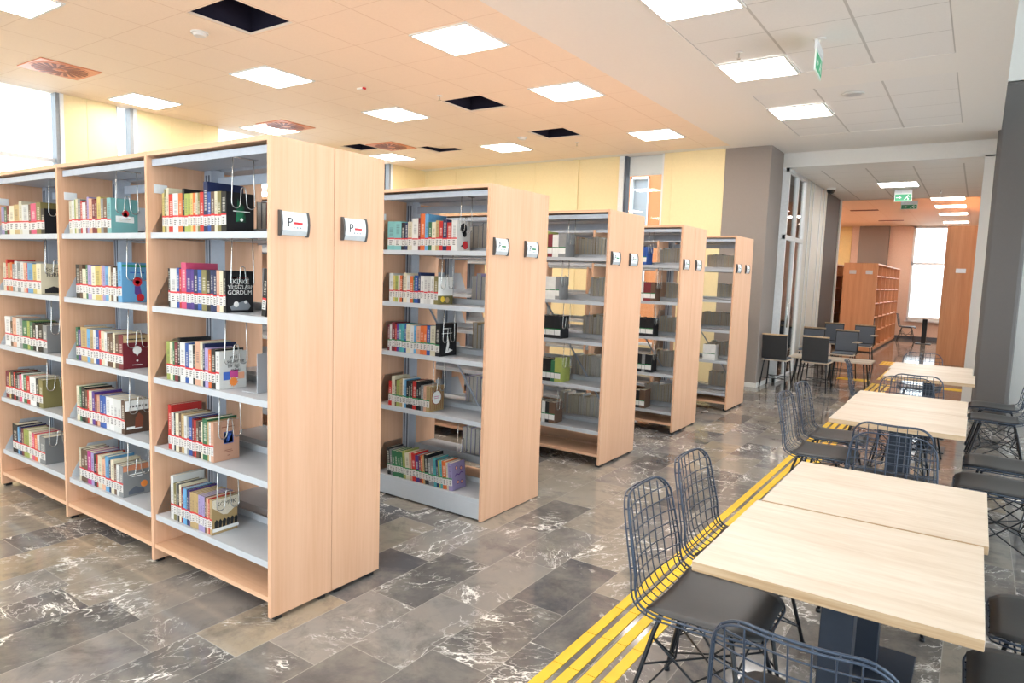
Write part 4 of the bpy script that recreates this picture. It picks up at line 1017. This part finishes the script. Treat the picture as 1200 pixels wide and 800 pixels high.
for i, (x, y, rz, lb) in enumerate((
    (-2.54, 11.15, PI / 2, 'padded chair seen from behind, right beside the grey column'),
    (-1.98, 11.30, PI / 2, 'padded chair seen from behind, in front of the row facing the viewer'),
    (-2.43, 13.15, -PI / 2, 'grey padded chair facing the viewer, left in its row'),
    (-1.86, 13.00, -PI / 2, 'grey padded chair facing the viewer, right in its row'),
    (-2.43, 15.25, -PI / 2, 'rear grey padded chair by the dark corridor pier'),
    (-1.84, 15.10, -PI / 2, 'rear grey padded chair in front of the orange bookcase end'))):
    o = p0 if i == 0 else dup(p0); o.location = (x, y, 0); o.rotation_euler = (0, 0, rz); tag(o, lb, 'chair', 'padded chairs by the corridor')

t = tag(empty('low_table', (-1.93, 12.25, 0)), 'low pale wood table between the padded chairs by the corridor', 'table')
MB().box(-.62, -.25, .40, .62, .25, .43).build('table_top', 'oak', t, bevel=.003)
for sx in (-1, 1):
    for sy in (-1, 1): MB().tube([(sx * .5, sy * .18, .40), (sx * .55, sy * .21, 0)], .012, 8).build('leg', 'legm', t, True)

# ================================================================== BACK ROOM
def low_case(x0, y0, x1, y1, label, nb):
    t = tag(empty('bookcase', (x0, y0, 0)), label, 'bookcase'); W, D_ = x1 - x0, y1 - y0
    p = MB().box(0, 0, .03, W, .03, H).build('end_panel', 'orange_wood', t)
    for k in (.18, .66): new('sign_holder', MB().box(W * k, -.02, 1.93, W * k + .15, 0, 2.02).mesh('sign_holder', 'alu'), p)
    MB().box(W / 2 - .01, .03, .05, W / 2 + .01, D_, H - .02).build('back_board', 'orange_wood', t)
    MB().box(0, .03, H - .03, W, D_, H).build('top_board', 'beech', t)
    MB().box(0, .03, .05, W, D_, .12).build('base_board', 'orange_wood', t)
    MB().box(.03, .06, 0, W - .03, D_ - .03, .05).build('plinth', 'black', t)
    for k in range(1, nb + 1):
        y = .03 + (D_ - .03) * k / nb; MB().box(0, y - .03, .12, W, y, H - .03).build('divider', 'orange_wood', t)
    for k in range(nb):
        y = .03 + (D_ - .03) * k / nb
        for z in (.5, .85, 1.2, 1.55, 1.88): MB().box(0.02, y, z, W - .02, y + (D_ - .03) / nb - .03, z + .025).build('shelf', 'orange_wood', t)
    return t
low_case(-2.84, 18.75, -2.08, 24.3, 'long orange beech bookcase standing end-on in the back room', 6)
low_case(-3.95, 19.2, -3.20, 24.3, 'orange bookcase half hidden behind dark corridor pier', 6)
for x, y, z, h, lb in ((-2.16, 19.0, .525, .34, 'black binder on low shelf of long orange bookcase'), (-3.28, 19.5, .525, .3, 'dark binder on low shelf of hidden orange bookcase'), (-3.28, 19.7, .875, .3, 'dark binder on upper shelf of hidden orange bookcase')):
    o = MB().box(-.10, 0, 0, .07, .07, h * .9, 0).box(.0701, .018, h * .5, .0712, .052, h * .72, 1).build('binder', ['black', 'whitep']); o.location = (x, y, z + .001); tag(o, lb, 'binder')
t = tag(empty('bookcase', (-.67, 17.3, 0)), 'tall orange beech end panel with sign beside white corridor wall', 'bookcase')
p = MB().box(0, 0, 0, .64, .03, 2.97).build('end_panel', 'orange_wood', t); MB().box(.22, -.02, 1.98, .40, 0, 2.07).build('sign_holder', 'alu', p)
MB().box(.0, .03, 0, .64, 3.0, .1).build('base_board', 'orange_wood', t); MB().box(.31, .03, .1, .33, 3.0, 2.95).build('back_board', 'orange_wood', t); MB().box(0, .03, 2.94, .64, 3.0, 2.97).build('top_board', 'orange_wood', t)
for z in (.5, .9, 1.3, 1.7, 2.1, 2.5): MB().box(.02, .03, z, .62, 3.0, z + .025).build('shelf', 'orange_wood', t)
t = tag(empty('table', (-1.24, 23.3, 0)), 'white topped table on one black post before the back room window', 'table')
MB().box(-.45, -.35, .74, .45, .35, .77).build('table_top', 'white', t); MB().box(-.06, -.06, .015, .06, .06, .74).build('column', 'black', t); MB().box(-.20, -.20, 0, .20, .20, .015).build('base_plate', 'black', t)
for x, rz, lb in ((-1.72, 0, 'black wire chair left of the table by back room window'), (-.62, PI, 'black wire chair right of the table by back room window')):
    o = dup(c0); o.location = (x, 23.6, 0); o.rotation_euler = (0, 0, rz); tag(o, lb, 'chair', 'wire chairs by the back room window')
